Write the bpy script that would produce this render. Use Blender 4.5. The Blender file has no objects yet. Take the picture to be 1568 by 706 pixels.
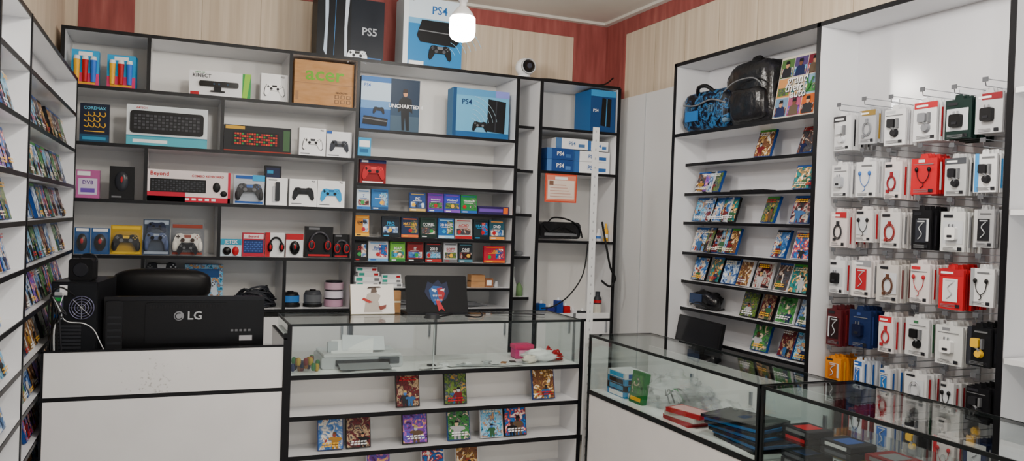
import bpy, math, random
import numpy as np
from mathutils import Matrix, Vector, noise
random.seed(7)
C=bpy.context
# ------------------------------------------------------------------ materials
def lin(h):
    v=[int(h[i:i+2],16)/255 for i in (0,2,4)]
    return tuple([(x/12.92 if x<=.04045 else ((x+.055)/1.055)**2.4) for x in v]+[1])
_m={}
def m(h,rough=.45,metal=0,emit=0,spec=.22):
    k=(h,rough,metal,emit,spec)
    if k in _m: return _m[k]
    t=bpy.data.materials.new('paint_'+h); t.use_nodes=True
    p=t.node_tree.nodes['Principled BSDF']
    p.inputs['Base Color'].default_value=lin(h); p.inputs['Roughness'].default_value=rough
    p.inputs['Metallic'].default_value=metal
    p.inputs['Specular IOR Level'].default_value=spec
    if emit:
        p.inputs['Emission Color'].default_value=lin(h); p.inputs['Emission Strength'].default_value=emit
    _m[k]=t; return t
def ramp(nt,stops,interp='LINEAR'):
    r=nt.nodes.new('ShaderNodeValToRGB'); e=r.color_ramp; e.interpolation=interp
    while len(e.elements)>1: e.elements.remove(e.elements[0])
    e.elements[0].position=stops[0][0]; e.elements[0].color=lin(stops[0][1])
    for p,c in stops[1:]:
        x=e.elements.new(p); x.color=lin(c)
    return r
def tex(name,stops,scale=(10,10,10),detail=3,rough=.4,interp='LINEAR',distort=0,bump=0,spec=.4):
    t=bpy.data.materials.new(name); t.use_nodes=True; nt=t.node_tree; p=nt.nodes['Principled BSDF']
    g=nt.nodes.new('ShaderNodeNewGeometry'); mp=nt.nodes.new('ShaderNodeMapping'); mp.inputs['Scale'].default_value=scale
    nt.links.new(g.outputs['Position'],mp.inputs['Vector'])
    n=nt.nodes.new('ShaderNodeTexNoise'); n.inputs['Scale'].default_value=1; n.inputs['Detail'].default_value=detail; n.inputs['Distortion'].default_value=distort; o=n.outputs['Fac']
    nt.links.new(mp.outputs[0],n.inputs['Vector'])
    r=ramp(nt,stops,interp); nt.links.new(o,r.inputs[0]); nt.links.new(r.outputs[0],p.inputs['Base Color'])
    p.inputs['Roughness'].default_value=rough; p.inputs['Specular IOR Level'].default_value=spec
    if bump:
        b=nt.nodes.new('ShaderNodeBump'); b.inputs['Strength'].default_value=bump; b.inputs['Distance'].default_value=.01
        nt.links.new(o,b.inputs['Height']); nt.links.new(b.outputs[0],p.inputs['Normal'])
    return t
LAM=tex('white_laminate',[(.3,'dcdde0'),(.7,'e4e5e8')],(3,3,3),2,.28,spec=.5)
LAMF=tex('grey_white_panel',[(.3,'dedee0'),(.7,'e6e6e8')],(4,4,4),3,.4)
BACKP=tex('back_panel_cream',[(.3,'dedcd8'),(.7,'e6e4e0')],(3,3,3),2,.3,spec=.5)
PEG=tex('pegboard_grey_gloss',[(.3,'c6c7cd'),(.7,'d0d1d6')],(2,2,2),2,.18,spec=.5)
EDGE=m('0c0c10',.4)
WALLB=tex('beige_wood_grain_wall',[(.3,'bfae98'),(.5,'cbbba6'),(.7,'d6c8b5')],(34,34,.9),3,.5,spec=.25)
WALLR=tex('red_brown_grain',[(.3,'844340'),(.55,'96504c'),(.75,'a35f59')],(22,22,3),4,.5,spec=.2)
CEIL=tex('ceiling_white',[(.3,'ccc9c2'),(.7,'d6d3cc')],(2,2,2),2,.7)
FLOOR=tex('floor_tile',[(.3,'a8a49c'),(.7,'bdb9b0')],(2,2,2),3,.3)
CARD=tex('cardboard',[(.3,'a5794f'),(.7,'b58a60')],(12,12,40),3,.7,spec=.1)
BLKBAG=tex('black_plastic_wrap',[(.3,'08080a'),(.6,'141418'),(.75,'26262e')],(16,16,16),4,.25,bump=.7)
BLUBAG=tex('blue_print_bag',[(.38,'06070c'),(.5,'101a30'),(.56,'2f6fa6'),(.61,'0c0f16'),(.75,'6a8aa4')],(18,18,18),4,.35,distort=1.5,bump=.4,spec=.2)
LEATH=m('0c0c0e',.4)
BLK=m('101012',.45); BLKG=m('08080a',.2,0,0,.35); DK=m('202126',.45); GRY=m('6a6c70',.5); LG=m('b5b8bc',.45); WH=m('e8e9eb',.4); WHG=m('eeeeef',.25,0,0,.4)
RED=m('b01520',.4); BLU=m('1450a0',.4); CY=m('1c9cd4',.4); GRN=m('2a9444',.4); YEL=m('eab024',.4); ORG=m('d8621a',.4); PNK=m('d83a70',.4); METAL=m('b9bcc2',.3,1)
SKIN=m('c08a66',.6); PUR=m('5a2f92',.4); NAVY=m('15204a',.4); DRED=m('6a141a',.4)
def glass_mat():
    t=bpy.data.materials.new('clear_glass'); t.use_nodes=True; nt=t.node_tree; nt.nodes.clear(); N=nt.nodes.new; K=nt.links.new
    o=N('ShaderNodeOutputMaterial'); mx=N('ShaderNodeMixShader'); tr=N('ShaderNodeBsdfTransparent'); gl=N('ShaderNodeBsdfGlossy'); f=N('ShaderNodeLayerWeight')
    tr.inputs[0].default_value=(.91,.945,.935,1); gl.inputs['Roughness'].default_value=.015
    p=N('ShaderNodeMath'); p.operation='POWER'; p.inputs[1].default_value=4.5; K(f.outputs['Facing'],p.inputs[0]); f.inputs[0].default_value=.5
    a=N('ShaderNodeMath'); a.operation='MULTIPLY_ADD'; a.inputs[1].default_value=.75; a.inputs[2].default_value=.035; K(p.outputs[0],a.inputs[0])
    K(a.outputs[0],mx.inputs[0]); K(tr.outputs[0],mx.inputs[1]); K(gl.outputs[0],mx.inputs[2]); K(mx.outputs[0],o.inputs[0]); return t
GLASS=glass_mat()
def film_mat(nm,fac,sc):
    t=bpy.data.materials.new(nm); t.use_nodes=True; nt=t.node_tree; nt.nodes.clear()
    o=nt.nodes.new('ShaderNodeOutputMaterial'); mx=nt.nodes.new('ShaderNodeMixShader'); tr=nt.nodes.new('ShaderNodeBsdfTransparent'); p=nt.nodes.new('ShaderNodeBsdfPrincipled')
    p.inputs['Base Color'].default_value=(.7,.72,.74,1); p.inputs['Roughness'].default_value=.1
    n=nt.nodes.new('ShaderNodeTexNoise'); n.inputs['Scale'].default_value=sc; b=nt.nodes.new('ShaderNodeBump'); b.inputs['Strength'].default_value=1
    nt.links.new(n.outputs[0],b.inputs['Height']); nt.links.new(b.outputs[0],p.inputs['Normal'])
    mx.inputs[0].default_value=fac
    nt.links.new(tr.outputs[0],mx.inputs[1]); nt.links.new(p.outputs[0],mx.inputs[2]); nt.links.new(mx.outputs[0],o.inputs[0]); return t
FILM=film_mat('clear_plastic_film',.3,40); FILM2=film_mat('blister_plastic',.05,12)
pal=[['14203a','2d6bb0','6a86b0','e8e2d0','8c2a20'],['0e1a12','2f7a3a','4f8a4a','1b2a4a','e8d9b0'],['1a0f14','6e2226','3a2228','c2a27a','30343f'],
 ['12324a','3fa6d6','a8c8da','2b5d8c','d6a05a'],['1a1a1f','53545c','34353c','7a4b36','e6e0d6'],['2a1648','7a3c9a','3b58b8','c85a9a','f4dc60'],
 ['0d2b52','1f74c8','18386e','d93a2a','f5f3ea'],['26331a','6f8a3a','3a4a2c','3a4a66','b5902c'],['101014','2a1a1c','7c1f22','b8b2a8','3a3c44'],
 ['e0ded6','c8d7e6','8aa2c0','3a64a8','22252c'],['0b3a36','2a8a8a','16505c','e8a83a','f4f0e6'],['2a1a14','8a5a3c','4a3028','d2a24a','e8e8e8']]
COV=[tex('cover_art_%d'%i,[(.3,p[0]),(.42,p[1]),(.5,p[2]),(.57,p[3]),(.66,p[4])],(24+3*(i%4),)*3,4,.35,distort=1.2,spec=.2) for i,p in enumerate(pal)]
# ------------------------------------------------------------------ mesh builder
I4=Matrix.Identity(4)
_tc={}
def textgeo(s):
    if s in _tc: return _tc[s]
    c=bpy.data.curves.new('t','FONT'); c.body=s; c.size=1; c.align_x='CENTER'; c.align_y='CENTER'; c.resolution_u=2; c.offset=.015
    o=bpy.data.objects.new('t',c); C.collection.objects.link(o)
    dg=C.evaluated_depsgraph_get(); e=o.evaluated_get(dg); me=e.to_mesh()
    g=([tuple(v.co) for v in me.vertices],[tuple(p.vertices) for p in me.polygons])
    e.to_mesh_clear(); bpy.data.objects.remove(o); bpy.data.curves.remove(c); _tc[s]=g; return g
class B:
    def __init__(s): s.v=[];s.f=[];s.mi=[];s.sm=[];s.ms=[]
    def mat(s,x):
        if x not in s.ms: s.ms.append(x)
        return s.ms.index(x)
    def add(s,M,vs,fs,mt,smooth=False):
        n=len(s.v); s.v+=[M@Vector(a) for a in vs]; i=s.mat(mt)
        for f in fs: s.f.append([n+k for k in f]); s.mi.append(i); s.sm.append(smooth)
    def box(s,M,x0,x1,y0,y1,z0,z1,mt):
        v=[(x0,y0,z0),(x1,y0,z0),(x1,y1,z0),(x0,y1,z0),(x0,y0,z1),(x1,y0,z1),(x1,y1,z1),(x0,y1,z1)]
        s.add(M,v,[(3,2,1,0),(4,5,6,7),(0,1,5,4),(1,2,6,5),(2,3,7,6),(3,0,4,7)],mt)
    def bbox(s,M,x0,x1,y0,y1,z0,z1,mt,r=.01,n=3):
        pts=[]
        for cx,cz,a in ((x1-r,z0+r,-90),(x1-r,z1-r,0),(x0+r,z1-r,90),(x0+r,z0+r,180)):
            for k in range(n+1):
                t=math.radians(a+90*k/n); pts.append((cx+r*math.cos(t),cz+r*math.sin(t)))
        s.prism(M,pts,y0,y1,mt)
    def poly(s,M,pts,y,mt): s.add(M,[(a,y,b) for a,b in pts],[tuple(range(len(pts)))],mt)
    def prism(s,M,pts,y0,y1,mt):
        n=len(pts); v=[(a,y0,b) for a,b in pts]+[(a,y1,b) for a,b in pts]
        s.add(M,v,[tuple(range(n)),tuple(range(2*n-1,n-1,-1))]+[(i,i+n,(i+1)%n+n,(i+1)%n) for i in range(n)],mt)
    def cyl(s,M,c,ax,r0,r1,h,mt,n=16,smooth=True):
        v=[];c=Vector(c)
        A={'x':((0,1,0),(0,0,1),(1,0,0)),'y':((0,0,1),(1,0,0),(0,1,0)),'z':((1,0,0),(0,1,0),(0,0,1))}[ax]
        a,b,d=[Vector(q) for q in A]
        for k,(r,t) in enumerate(((r0,0),(r1,h))):
            for i in range(n):
                w=2*math.pi*i/n; v.append(tuple(c+a*r*math.cos(w)+b*r*math.sin(w)+d*t))
        s.add(M,v,[(i,(i+1)%n,(i+1)%n+n,i+n) for i in range(n)],mt,smooth)
        s.add(M,v,[tuple(range(n-1,-1,-1)),tuple(range(n,2*n))],mt)
    def sq(s,M,c,r,mt,e=1,nu=20,nv=12,cr=0,seed=0):
        v=[];f=[]
        pw=lambda x:math.copysign(abs(x)**e,x)
        for j in range(nv+1):
            ph=-math.pi/2+math.pi*j/nv
            for i in range(nu):
                t=2*math.pi*i/nu
                p=Vector((pw(math.cos(ph))*pw(math.cos(t)),pw(math.cos(ph))*pw(math.sin(t)),pw(math.sin(ph))))
                if cr: p*=1+cr*noise.noise(p*2.3+Vector((seed,0,0)))+cr*.5*noise.noise(p*6+Vector((seed,3,0)))
                v.append((c[0]+p.x*r[0],c[1]+p.y*r[1],c[2]+p.z*r[2]))
        for j in range(nv):
            for i in range(nu): f.append((j*nu+i,j*nu+(i+1)%nu,(j+1)*nu+(i+1)%nu,(j+1)*nu+i))
        s.add(M,v,f,mt,True)
    def lathe(s,M,c,prof,mt,n=24):
        v=[];f=[]
        for r,z in prof:
            for i in range(n):
                t=2*math.pi*i/n; v.append((c[0]+r*math.cos(t),c[1]+r*math.sin(t),c[2]+z))
        for j in range(len(prof)-1):
            for i in range(n): f.append((j*n+i,j*n+(i+1)%n,(j+1)*n+(i+1)%n,(j+1)*n+i))
        s.add(M,v,f,mt,True)
    def tube(s,M,pts,r,mt,n=6,smoothpath=True):
        P=[Vector(p) for p in pts]
        if smoothpath and len(P)>2:
            Q=[]
            for i in range(len(P)-1):
                a,b,c,d=P[max(i-1,0)],P[i],P[i+1],P[min(i+2,len(P)-1)]
                for k in range(5):
                    t=k/5; Q.append(.5*((2*b)+(c-a)*t+(2*a-5*b+4*c-d)*t*t+(3*b-a-3*c+d)*t**3))
            Q.append(P[-1]); P=Q
        v=[];f=[]
        for i,p in enumerate(P):
            d=(P[min(i+1,len(P)-1)]-P[max(i-1,0)]).normalized()
            u=d.cross(Vector((.31,.52,.8))).normalized(); w=d.cross(u)
            for k in range(n):
                t=2*math.pi*k/n; v.append(tuple(p+u*r*math.cos(t)+w*r*math.sin(t)))
        for i in range(len(P)-1):
            for k in range(n): f.append((i*n+k,i*n+(k+1)%n,(i+1)*n+(k+1)%n,(i+1)*n+k))
        s.add(M,v,f,mt,True)
    def ring(s,M,c,R,r,mt,ax='y',n=28,a0=0,a1=360,sx=1,sz=1):
        pts=[]
        for i in range(n+1):
            t=math.radians(a0+(a1-a0)*i/n)
            q=(R*sx*math.cos(t),R*sz*math.sin(t))
            pts.append((c[0]+q[0],c[1],c[2]+q[1]) if ax=='y' else (c[0]+q[0],c[1]+q[1],c[2]))
        s.tube(M,pts,r,mt,6,False)
    def text(s,M,t,size,x,z,mt,y=-.003,sx=1):
        vs,fs=textgeo(t); s.add(M,[(x+a*size*sx,y,z+b*size) for a,b,_ in vs],fs,mt)
    def build(s,name):
        me=bpy.data.meshes.new(name)
        xs=np.array([tuple(v) for v in s.v]); o=Vector(((xs[:,0].min()+xs[:,0].max())/2,(xs[:,1].min()+xs[:,1].max())/2,xs[:,2].min()))
        me.from_pydata([tuple(v-o) for v in s.v],[],s.f)
        for x in s.ms: me.materials.append(x)
        me.polygons.foreach_set('material_index',s.mi); me.polygons.foreach_set('use_smooth',s.sm)
        ob=bpy.data.objects.new(name,me); ob.location=o; C.collection.objects.link(ob); return ob
def FR(k,x,y,z,lean=0,yaw=0):
    a={'B':0,'R':-90,'L':90}[k]
    return Matrix.Translation((x,y,z))@Matrix.Rotation(math.radians(a+yaw),4,'Z')@Matrix.Rotation(math.radians(-lean),4,'X')
def rc(b,M,w,h,u0,u1,v0,v1,mt,k=1):
    b.poly(M,[((u0-.5)*w,v0*h),((u1-.5)*w,v0*h),((u1-.5)*w,v1*h),((u0-.5)*w,v1*h)],-.0012*k,mt)
PADO=[(-.45,.5),(-.2,.42),(.2,.42),(.45,.5),(.75,.45),(.92,.1),(1,-.5),(.85,-.72),(.68,-.6),(.42,-.15),(-.42,-.15),(-.68,-.6),(-.85,-.72),(-1,-.5),(-.92,.1),(-.75,.45)]
def pad(b,M,cx,cz,s,mt,y0=-.002,y1=None,acc=None,trim=None):
    pts=[(cx+a*s,cz+c*s) for a,c in PADO]
    if y1 is None: b.poly(M,pts,y0,mt)
    else: b.prism(M,pts,y0,y1,mt)
    q=y0-.0012; acc=acc or DK
    for sx in (-.33,.33):
        b.poly(M,[(cx+sx*s+.15*s*math.cos(t*.785),cz+.02*s+.15*s*math.sin(t*.785)) for t in range(8)],q,acc)
    for k in range(4):
        a=k*1.5708; b.poly(M,[(cx+.64*s+.13*s*math.cos(a)+.05*s*math.cos(t*1.05),cz+.25*s+.13*s*math.sin(a)+.05*s*math.sin(t*1.05)) for t in range(6)],q,trim or acc)
    for d in ((.14,.045),(.045,.14)):
        b.poly(M,[(cx-.64*s-d[0]*s,cz+.25*s-d[1]*s),(cx-.64*s+d[0]*s,cz+.25*s-d[1]*s),(cx-.64*s+d[0]*s,cz+.25*s+d[1]*s),(cx-.64*s-d[0]*s,cz+.25*s+d[1]*s)],q,acc)
    b.poly(M,[(cx-.22*s,cz+.18*s),(cx+.22*s,cz+.18*s),(cx+.25*s,cz+.4*s),(cx-.25*s,cz+.4*s)],q,trim or mt)
def keyb(b,M,w,h,u0,u1,v0,v1,body,keys,k=2,nx=15,ny=5,skew=0):
    sk=skew*w
    x0,x1,z0,z1=(u0-.5)*w,(u1-.5)*w,v0*h,v1*h
    b.poly(M,[(x0,z0),(x1,z0),(x1-sk,z1),(x0+sk,z1)],-.0012*k,body)
    cw=(x1-x0-2*abs(sk))/(nx+1.0); ch=(z1-z0)/(ny+1)
    for i in range(nx):
        for j in range(ny):
            a=x0+abs(sk)+cw*(i+.6); c=z0+ch*(j+.6); mt=keys[(i*7+j*3)%len(keys)]
            b.poly(M,[(a,c),(a+cw*.75,c),(a+cw*.75,c+ch*.7),(a,c+ch*.7)],-.0012*(k+1),mt)
SPM=[m('1b4f9c',.3),m('1b4f9c',.3),m('d0d2d6',.3),m('3d9b3a',.3),BLK]
BDM=[SKIN,m('d0b090'),m('3a2a24'),m('b0b4bc'),m('8a3a2a'),m('3a6ab0')]
CLM=[DK,NAVY,DRED,m('5a4634'),m('2f5a3a'),m('a8a8ac'),m('a07424'),BLK,m('2f5a8a')]
def case(b,M,w=.13,h=.165,seed=0,t=.014,strip=None):
    r=random.Random(seed); cv=COV[r.randrange(len(COV))]
    M=M@Matrix.Translation((0,0,.003))
    sp=strip or r.choice(SPM)
    b.box(M,-w/2,w/2,0,t,0,h,r.choice([m('163a7a',.3),BLK,m('cfd0d4',.3)]))
    rc(b,M,w,h,.03,.97,.02,.98,cv,1)
    rc(b,M,w,h,.03,.97,.91,.98,sp,2)
    for q in range(r.choice((1,1,2))):
        cx=((r.random()-.5)*.4)*w; s=h*(.6+.35*r.random()); fc=r.choice(BDM); bc=r.choice(CLM); y=-.0036-.003*q; ln=r.uniform(-.1,.1)*s
        b.poly(M,[(cx-.1*s,.02*h),(cx-.02*s,.02*h),(cx,.2*s),(cx+.05*s,.02*h),(cx+.14*s,.02*h),(cx+.13*s,.28*s),(cx+.24*s+ln,.36*s),(cx+.22*s+ln,.42*s),(cx+.13*s,.47*s),(cx-.13*s,.47*s),(cx-.24*s,.38*s+ln),(cx-.2*s,.3*s+ln),(cx-.12*s,.36*s)],y,bc)
        b.poly(M,[(cx+.075*s*math.cos(k*.785),.55*s+.095*s*math.sin(k*.785)) for k in range(8)],y-.001,fc)
        b.poly(M,[(cx-.075*s,.57*s),(cx+.075*s,.57*s),(cx+.06*s,.65*s),(cx-.05*s,.66*s)],y-.002,r.choice([BLK,m('5a3a20'),DK,m('b8a060')]))
    tc=r.choice([WH,YEL,WH,RED,m('e6dcbe')]); z0=r.choice([.08,.12,.74])
    for q in range(2):
        u=.12+.08*r.random(); e=.9-.12*r.random()
        n=5; 
        for i in range(n):
            a=u+(e-u)*i/n; c=a+(e-u)/n*.78
            b.poly(M,[((a-.5)*w,(z0+.07*q)*h),((c-.5)*w,(z0+.07*q+.006)*h),((c-.5+.01)*w,(z0+.07*q+.045)*h),((a-.5+.01)*w,(z0+.07*q+.042)*h)],-.0105,tc)
def pbox(name,x0,x1,lvl,zt,d,body,dec,y=5.2,lean=0,yaw=0,kind='B',X=None):
    b=B(); w=abs(x1-x0); h=zt-lvl-.01; 
    if kind=='B': M=FR('B',(x0+x1)/2,y,lvl+.011+d*math.sin(math.radians(lean)),lean,yaw)
    else: M=FR(kind,X,(x0+x1)/2,lvl+.011+d*math.sin(math.radians(lean)),lean,yaw)
    b.box(M,-w/2,w/2,0,d,0,h,body); dec(b,M,w,h); return b.build(name)
# ------------------------------------------------------------------ room
XL,XR,YB,YF,ZC=-.62,3.11,5.58,-1.6,3.167
def simple(name,x0,x1,y0,y1,z0,z1,mt):
    b=B(); b.box(I4,x0,x1,y0,y1,z0,z1,mt); return b.build(name)
simple('floor',XL-.1,XR+.1,YF-.1,YB+.1,-.1,0,FLOOR)
simple('ceiling',XL-.1,XR+.1,YF-.1,YB+.1,ZC,ZC+.1,CEIL)
simple('wall_back',XL-.1,XR+.1,YB,YB+.1,0,ZC,WALLB)
simple('wall_left',XL-.1,XL,YF,YB,0,ZC,WALLB)
simple('wall_right',XR,XR+.1,YF,YB,0,ZC,WALLB)
b=B(); b.box(I4,XL,XR,YF-.1,YF,2.75,ZC,WALLB); b.box(I4,XL,XL+.3,YF-.1,YF,0,2.75,WALLB); b.box(I4,XR-.3,XR,YF-.1,YF,0,2.75,WALLB)
b.build('wall_front')
SEAM=m('ab9c86')
b=B(); y=YB-.006
b.box(I4,XL,XR,y,YB,3.035,ZC,WALLR)
for a,c in ((-.55,-.24),(1.29,1.49),(2.82,XR)): b.box(I4,a,c,y-.001,YB,2.2,3.04,WALLR)
for k in range(7):
    xx=.15+k*.36
    if not 1.25<xx<1.53: b.box(I4,xx,xx+.003,YB-.002,YB,2.2,3.04,SEAM)
b.build('trim_back')
b=B(); b.box(I4,XR-.006,XR,YF,YB,3.035,ZC,WALLR); b.box(I4,XR-.007,XR,YB-.3,YB,2.2,3.04,WALLR)
for k in range(9): b.box(I4,XR-.002,XR,YB-.7-k*.36,YB-.703-k*.36,2.5,3.04,SEAM)
b.build('trim_right')
b=B(); b.box(I4,XL,XL+.006,YF,YB,3.035,ZC,WALLR); b.build('trim_left')
b=B(); b.box(I4,XL,XR,YB-.05,YB-.006,ZC-.02,ZC,CEIL); b.box(I4,XR-.05,XR-.006,YF,YB-.05,ZC-.02,ZC,CEIL); b.build('trim_ceiling_cornice')
b=B(); b.box(I4,XR-.012,XR-.001,4.26,5.5,.0,2.55,m('dddedf',.35)); b.box(I4,XR-.016,XR-.012,4.95,4.955,0,2.55,LG)
for z in (1.3,2.1): b.cyl(I4,(XR-.018,4.32,z),'x',.012,.012,.006,METAL)
b.build('trim_wall_board')
# ------------------------------------------------------------------ back shelving
F=5.15; BK=5.55; t=.009
def hshelf(b,x0,x1,z,y0=F,y1=BK,mt=LAM):
    b.box(I4,x0,x1,y0+.004,y1,z-t,z+t,mt); b.box(I4,x0,x1,y0,y0+.004,z-t-.001,z+t+.001,EDGE)
def vdiv(b,x,z0,z1,y0=F,y1=BK,w=.009):
    b.box(I4,x-w,x+w,y0+.004,y1,z0,z1,LAM); b.box(I4,x-w-.001,x+w+.001,y0-.001,y0+.004,z0,z1,EDGE)
b=B()
b.box(I4,-.59,3.0,BK-.005,BK+.01,0,2.6,BACKP)
for z in (2.60,2.28,1.96,1.64,1.32,1.0): hshelf(b,-.59,1.08,z)
for x,z0,z1 in ((-.58,0,2.6),(1.08,0,2.6),(-.14,2.28,2.6),(.66,2.28,2.6),(.27,1.96,2.28),(-.14,1.64,1.96),(.27,1.32,1.64),(-.14,1.0,1.32),(.66,1.0,1.32)): vdiv(b,x,z0,z1)
hshelf(b,1.08,3.0,2.6)
for z in (2.155,1.98,1.807,1.635,1.46,1.30,1.13,.99): hshelf(b,1.09,2.19,z)
for x in (2.19,2.37,2.995): vdiv(b,x,0,2.6,w=.011)
for z in (2.27,1.96,1.65,1.35,1.06): hshelf(b,2.19,2.37,z,F+.08,BK)
for z in (2.265,1.96,1.47,.91): hshelf(b,2.37,3.0,z)
for x0,x1 in ((-.56,-.02),(0,.52),(.54,1.06),(1.1,1.64),(1.66,2.18),(2.4,2.68),(2.7,2.98)):
    b.box(I4,x0,x1,F+.002,F+.02,.08,.96,LAMF); b.box(I4,x1-.04,x1-.028,F-.014,F+.002,.82,.9,METAL); b.box(I4,x1,x1+.02,F+.0,F+.01,.08,.96,GRY)
b.build('shop_shelving_unit')
# ------------------------------------------------------------------ left shelving
b=B(); XF=-.50; ends=(1.7,2.93,3.53,5.13)
b.box(I4,XL+.001,XL+.012,1.7,5.14,0,2.32,LAM)
LLEV=(2.31,2.11,1.91,1.71,1.53,1.35,1.16,.97,.78,.59,.40)
for z in LLEV:
    b.box(I4,XL+.012,XF-.004,1.7,5.13,z-t,z+t,LAM); b.box(I4,XF-.004,XF,1.7,5.13,z-t,z+t,EDGE)
for yv in ends: b.box(I4,XL+.012,XF-.003,yv-t,yv+t,0,2.32,LAM); b.box(I4,XF-.003,XF+.002,yv-t,yv+t,0,2.32,EDGE)
b.build('game_rack_shelving')
sd=100
for z in LLEV[2:]:
    b=B()
    for (a,c) in ((1.75,2.9),(2.97,3.5),(3.58,5.08)):
        n=int((c-a)/.142)
        for i in range(n):
            sd+=1
            if (sd*7)%13==0: continue
            case(b,FR('L',XF-.025,a+.07+i*.142,z+t+.004,16),.128,.155 if z>.7 else .16,sd)
    b.build('game_cases_row')
# ------------------------------------------------------------------ right shelving
UX=2.85; NX=2.94
b=B()
b.box(I4,XR-.018,XR-.0175+.003,.9,4.24,.0,2.6,PEG)
def yd(yv,z0=0,z1=2.61,w=.012): b.box(I4,UX+.004,XR-.018,yv-w,yv+w,z0,z1,LAM); b.box(I4,UX-.001,UX+.004,yv-w,yv+w,z0,z1,EDGE)
for yv in (4.23,3.03,2.05,.95): yd(yv)
b.box(I4,UX+.004,XR-.018,.94,4.24,2.59,2.61,LAM); b.box(I4,UX-.001,UX+.004,.94,4.24,2.59,2.612,EDGE)
b.box(I4,UX+.004,XR-.018,3.03,4.23,2.156,2.174,LAM); b.box(I4,UX,UX+.004,3.04,4.22,2.155,2.175,EDGE)
for z in (1.99,1.807,1.63,1.445,1.27,1.103,.927):
    b.box(I4,NX+.004,XR-.018,3.04,4.22,z-t,z+t,LAM); b.box(I4,NX,NX+.004,3.04,4.22,z-t,z+t,EDGE)
b.box(I4,UX,XR-.018,3.04,4.22,.0,.80,LAMF); b.box(I4,UX-.002,XR-.018,3.04,4.22,.80,.815,EDGE)
b.box(I4,UX,XR-.018,.96,3.02,.0,.25,LAMF)
for z in (.6,1.15,1.7,2.15): b.box(I4,UX,XR-.018,.96,2.03,z-.01,z+.01,LAM)
b.build('display_shelving_unit')
# ------------------------------------------------------------------ items: row A
def d_cup(c1):
    def f(b,M,w,h):
        rc(b,M,w,h,0,1,0,.35,PNK); rc(b,M,w,h,0,1,.35,1,CY)
        for u,c in ((.2,YEL),(.5,RED),(.8,m('2f6fd0'))):
            x=(u-.5)*w
            b.cyl(M,(x,-.012,.02),'z',.013,.017,h*.62,c,10); b.cyl(M,(x,-.012,.02+h*.62),'z',.018,.014,.02,WH,10)
        rc(b,M,w,h,.25,.75,.84,.95,WH,2); rc(b,M,w,h,.12,.88,.04,.1,YEL,2)
    return f
pbox('tumbler_set_pack',-.54,-.40,2.28,2.49,.07,CY,d_cup(0))
pbox('tumbler_set_pack',-.36,-.21,2.28,2.48,.07,CY,d_cup(1),yaw=-6)
def d(b,M,w,h):
    rc(b,M,w,h,0,1,0,1,WH); rc(b,M,w,h,.86,1,0,1,GRN,2); b.poly(M,[(.36*w,0),(.44*w,0),(.5*w,h),(.4*w,h)],-.0036,m('8cc63f'))
    b.bbox(M,-.34*w,.3*w,-.016,-.003,.38*h,.6*h,BLKG,.01); b.bbox(M,-.1*w,.02*w,-.01,-.003,.22*h,.38*h,BLK,.004); b.bbox(M,-.16*w,.08*w,-.014,-.003,.17*h,.23*h,BLK,.004)
    for u in (-.1,-.02,.12): b.cyl(M,(u*w,-.018,.49*h),'y',.006,.007,.003,m('3a4a5a',.1),10)
    b.text(M,'KINECT',.03,-.3*w,.8*h,DK,-.004); b.text(M,'XBOX 360',.012,-.33*w,.93*h,GRN,-.004); rc(b,M,w,h,.02,.16,.04,.16,RED,2)
pbox('motion_sensor_box',.08,.43,2.28,2.44,.1,WH,d,yaw=-4)
def d(b,M,w,h): rc(b,M,w,h,0,1,0,1,WH); pad(b,M,0,.44*h,.40*w,GRY,-.0024); pad(b,M,0,.45*h,.37*w,WHG,-.008,-.003,DK,BLK); b.text(M,'PS5',.016,.3*w,.9*h,DK)
pbox('gamepad_box',.49,.65,2.28,2.46,.08,WH,d)
def d(b,M,w,h):
    b.text(M,'acer',.12,.0*w,.7*h,m('5a9c14'),-.002,sx=1.15)
    b.box(M,-w/2,w/2,-.001,0,.485*h,.5*h,m('8f6a48')); b.text(M,'MACROTEL',.015,.3*w,.32*h,m('4a3624'))
    for u in (.68,.78,.88):
        for q in (0,1): rc(b,M,w,h,u,u+.07,.08+.11*q,.16+.11*q,m('5a4330'),1); rc(b,M,w,h,u+.01,u+.06,.09+.11*q,.15+.11*q,CARD,2)
    rc(b,M,w,h,.02,.07,.1,.3,m('8f6a48'))
pbox('cardboard_carton',.69,1.06,2.28,2.57,.3,CARD,d)
# row B
def d(b,M,w,h):
    rc(b,M,w,h,0,1,.2,1,m('121a30')); rc(b,M,w,h,0,1,0,.2,m('1c4864'),2); b.text(M,'COREMAX',.024,0,.88*h,m('5ec0e0')); 
    for k in range(3):
        for q in range(4-k%2): b.tube(M,[((-.36+.19*q)*w,-.003,(.42+.14*k)*h),((-.26+.19*q)*w,-.003,(.39+.14*k)*h),((-.2+.19*q)*w,-.003,(.44+.14*k)*h),((-.22+.19*q)*w,-.003,(.5+.14*k)*h)],.0028,YEL,5)
    rc(b,M,w,h,.15,.85,.27,.29,YEL,2); rc(b,M,w,h,.1,.9,.06,.14,m('2f8ab0'),3)
pbox('software_box',-.49,-.34,1.96,2.19,.05,m('141a2e'),d)
def d(b,M,w,h):
    rc(b,M,w,h,0,1,0,1,m('d4dce0')); rc(b,M,w,h,0,1,0,.22,m('4aa6b8'),2); rc(b,M,w,h,0,1,.22,.25,m('2b7f96'),2)
    b.bbox(M,-.46*w,.45*w,-.006,-.004,.3*h,.86*h,BLK,.02); keyb(b,M,w,h,.06,.93,.36,.82,BLK,[m('2c2d32'),m('44454a')],6,17,5)
    rc(b,M,w,h,.08,.5,.07,.15,WH,3); b.text(M,'A4TECH',.016,-.32*w,.93*h,RED)
pbox('keyboard_box',-.25,.19,1.96,2.205,.06,m('cfd8dc'),d)
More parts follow.
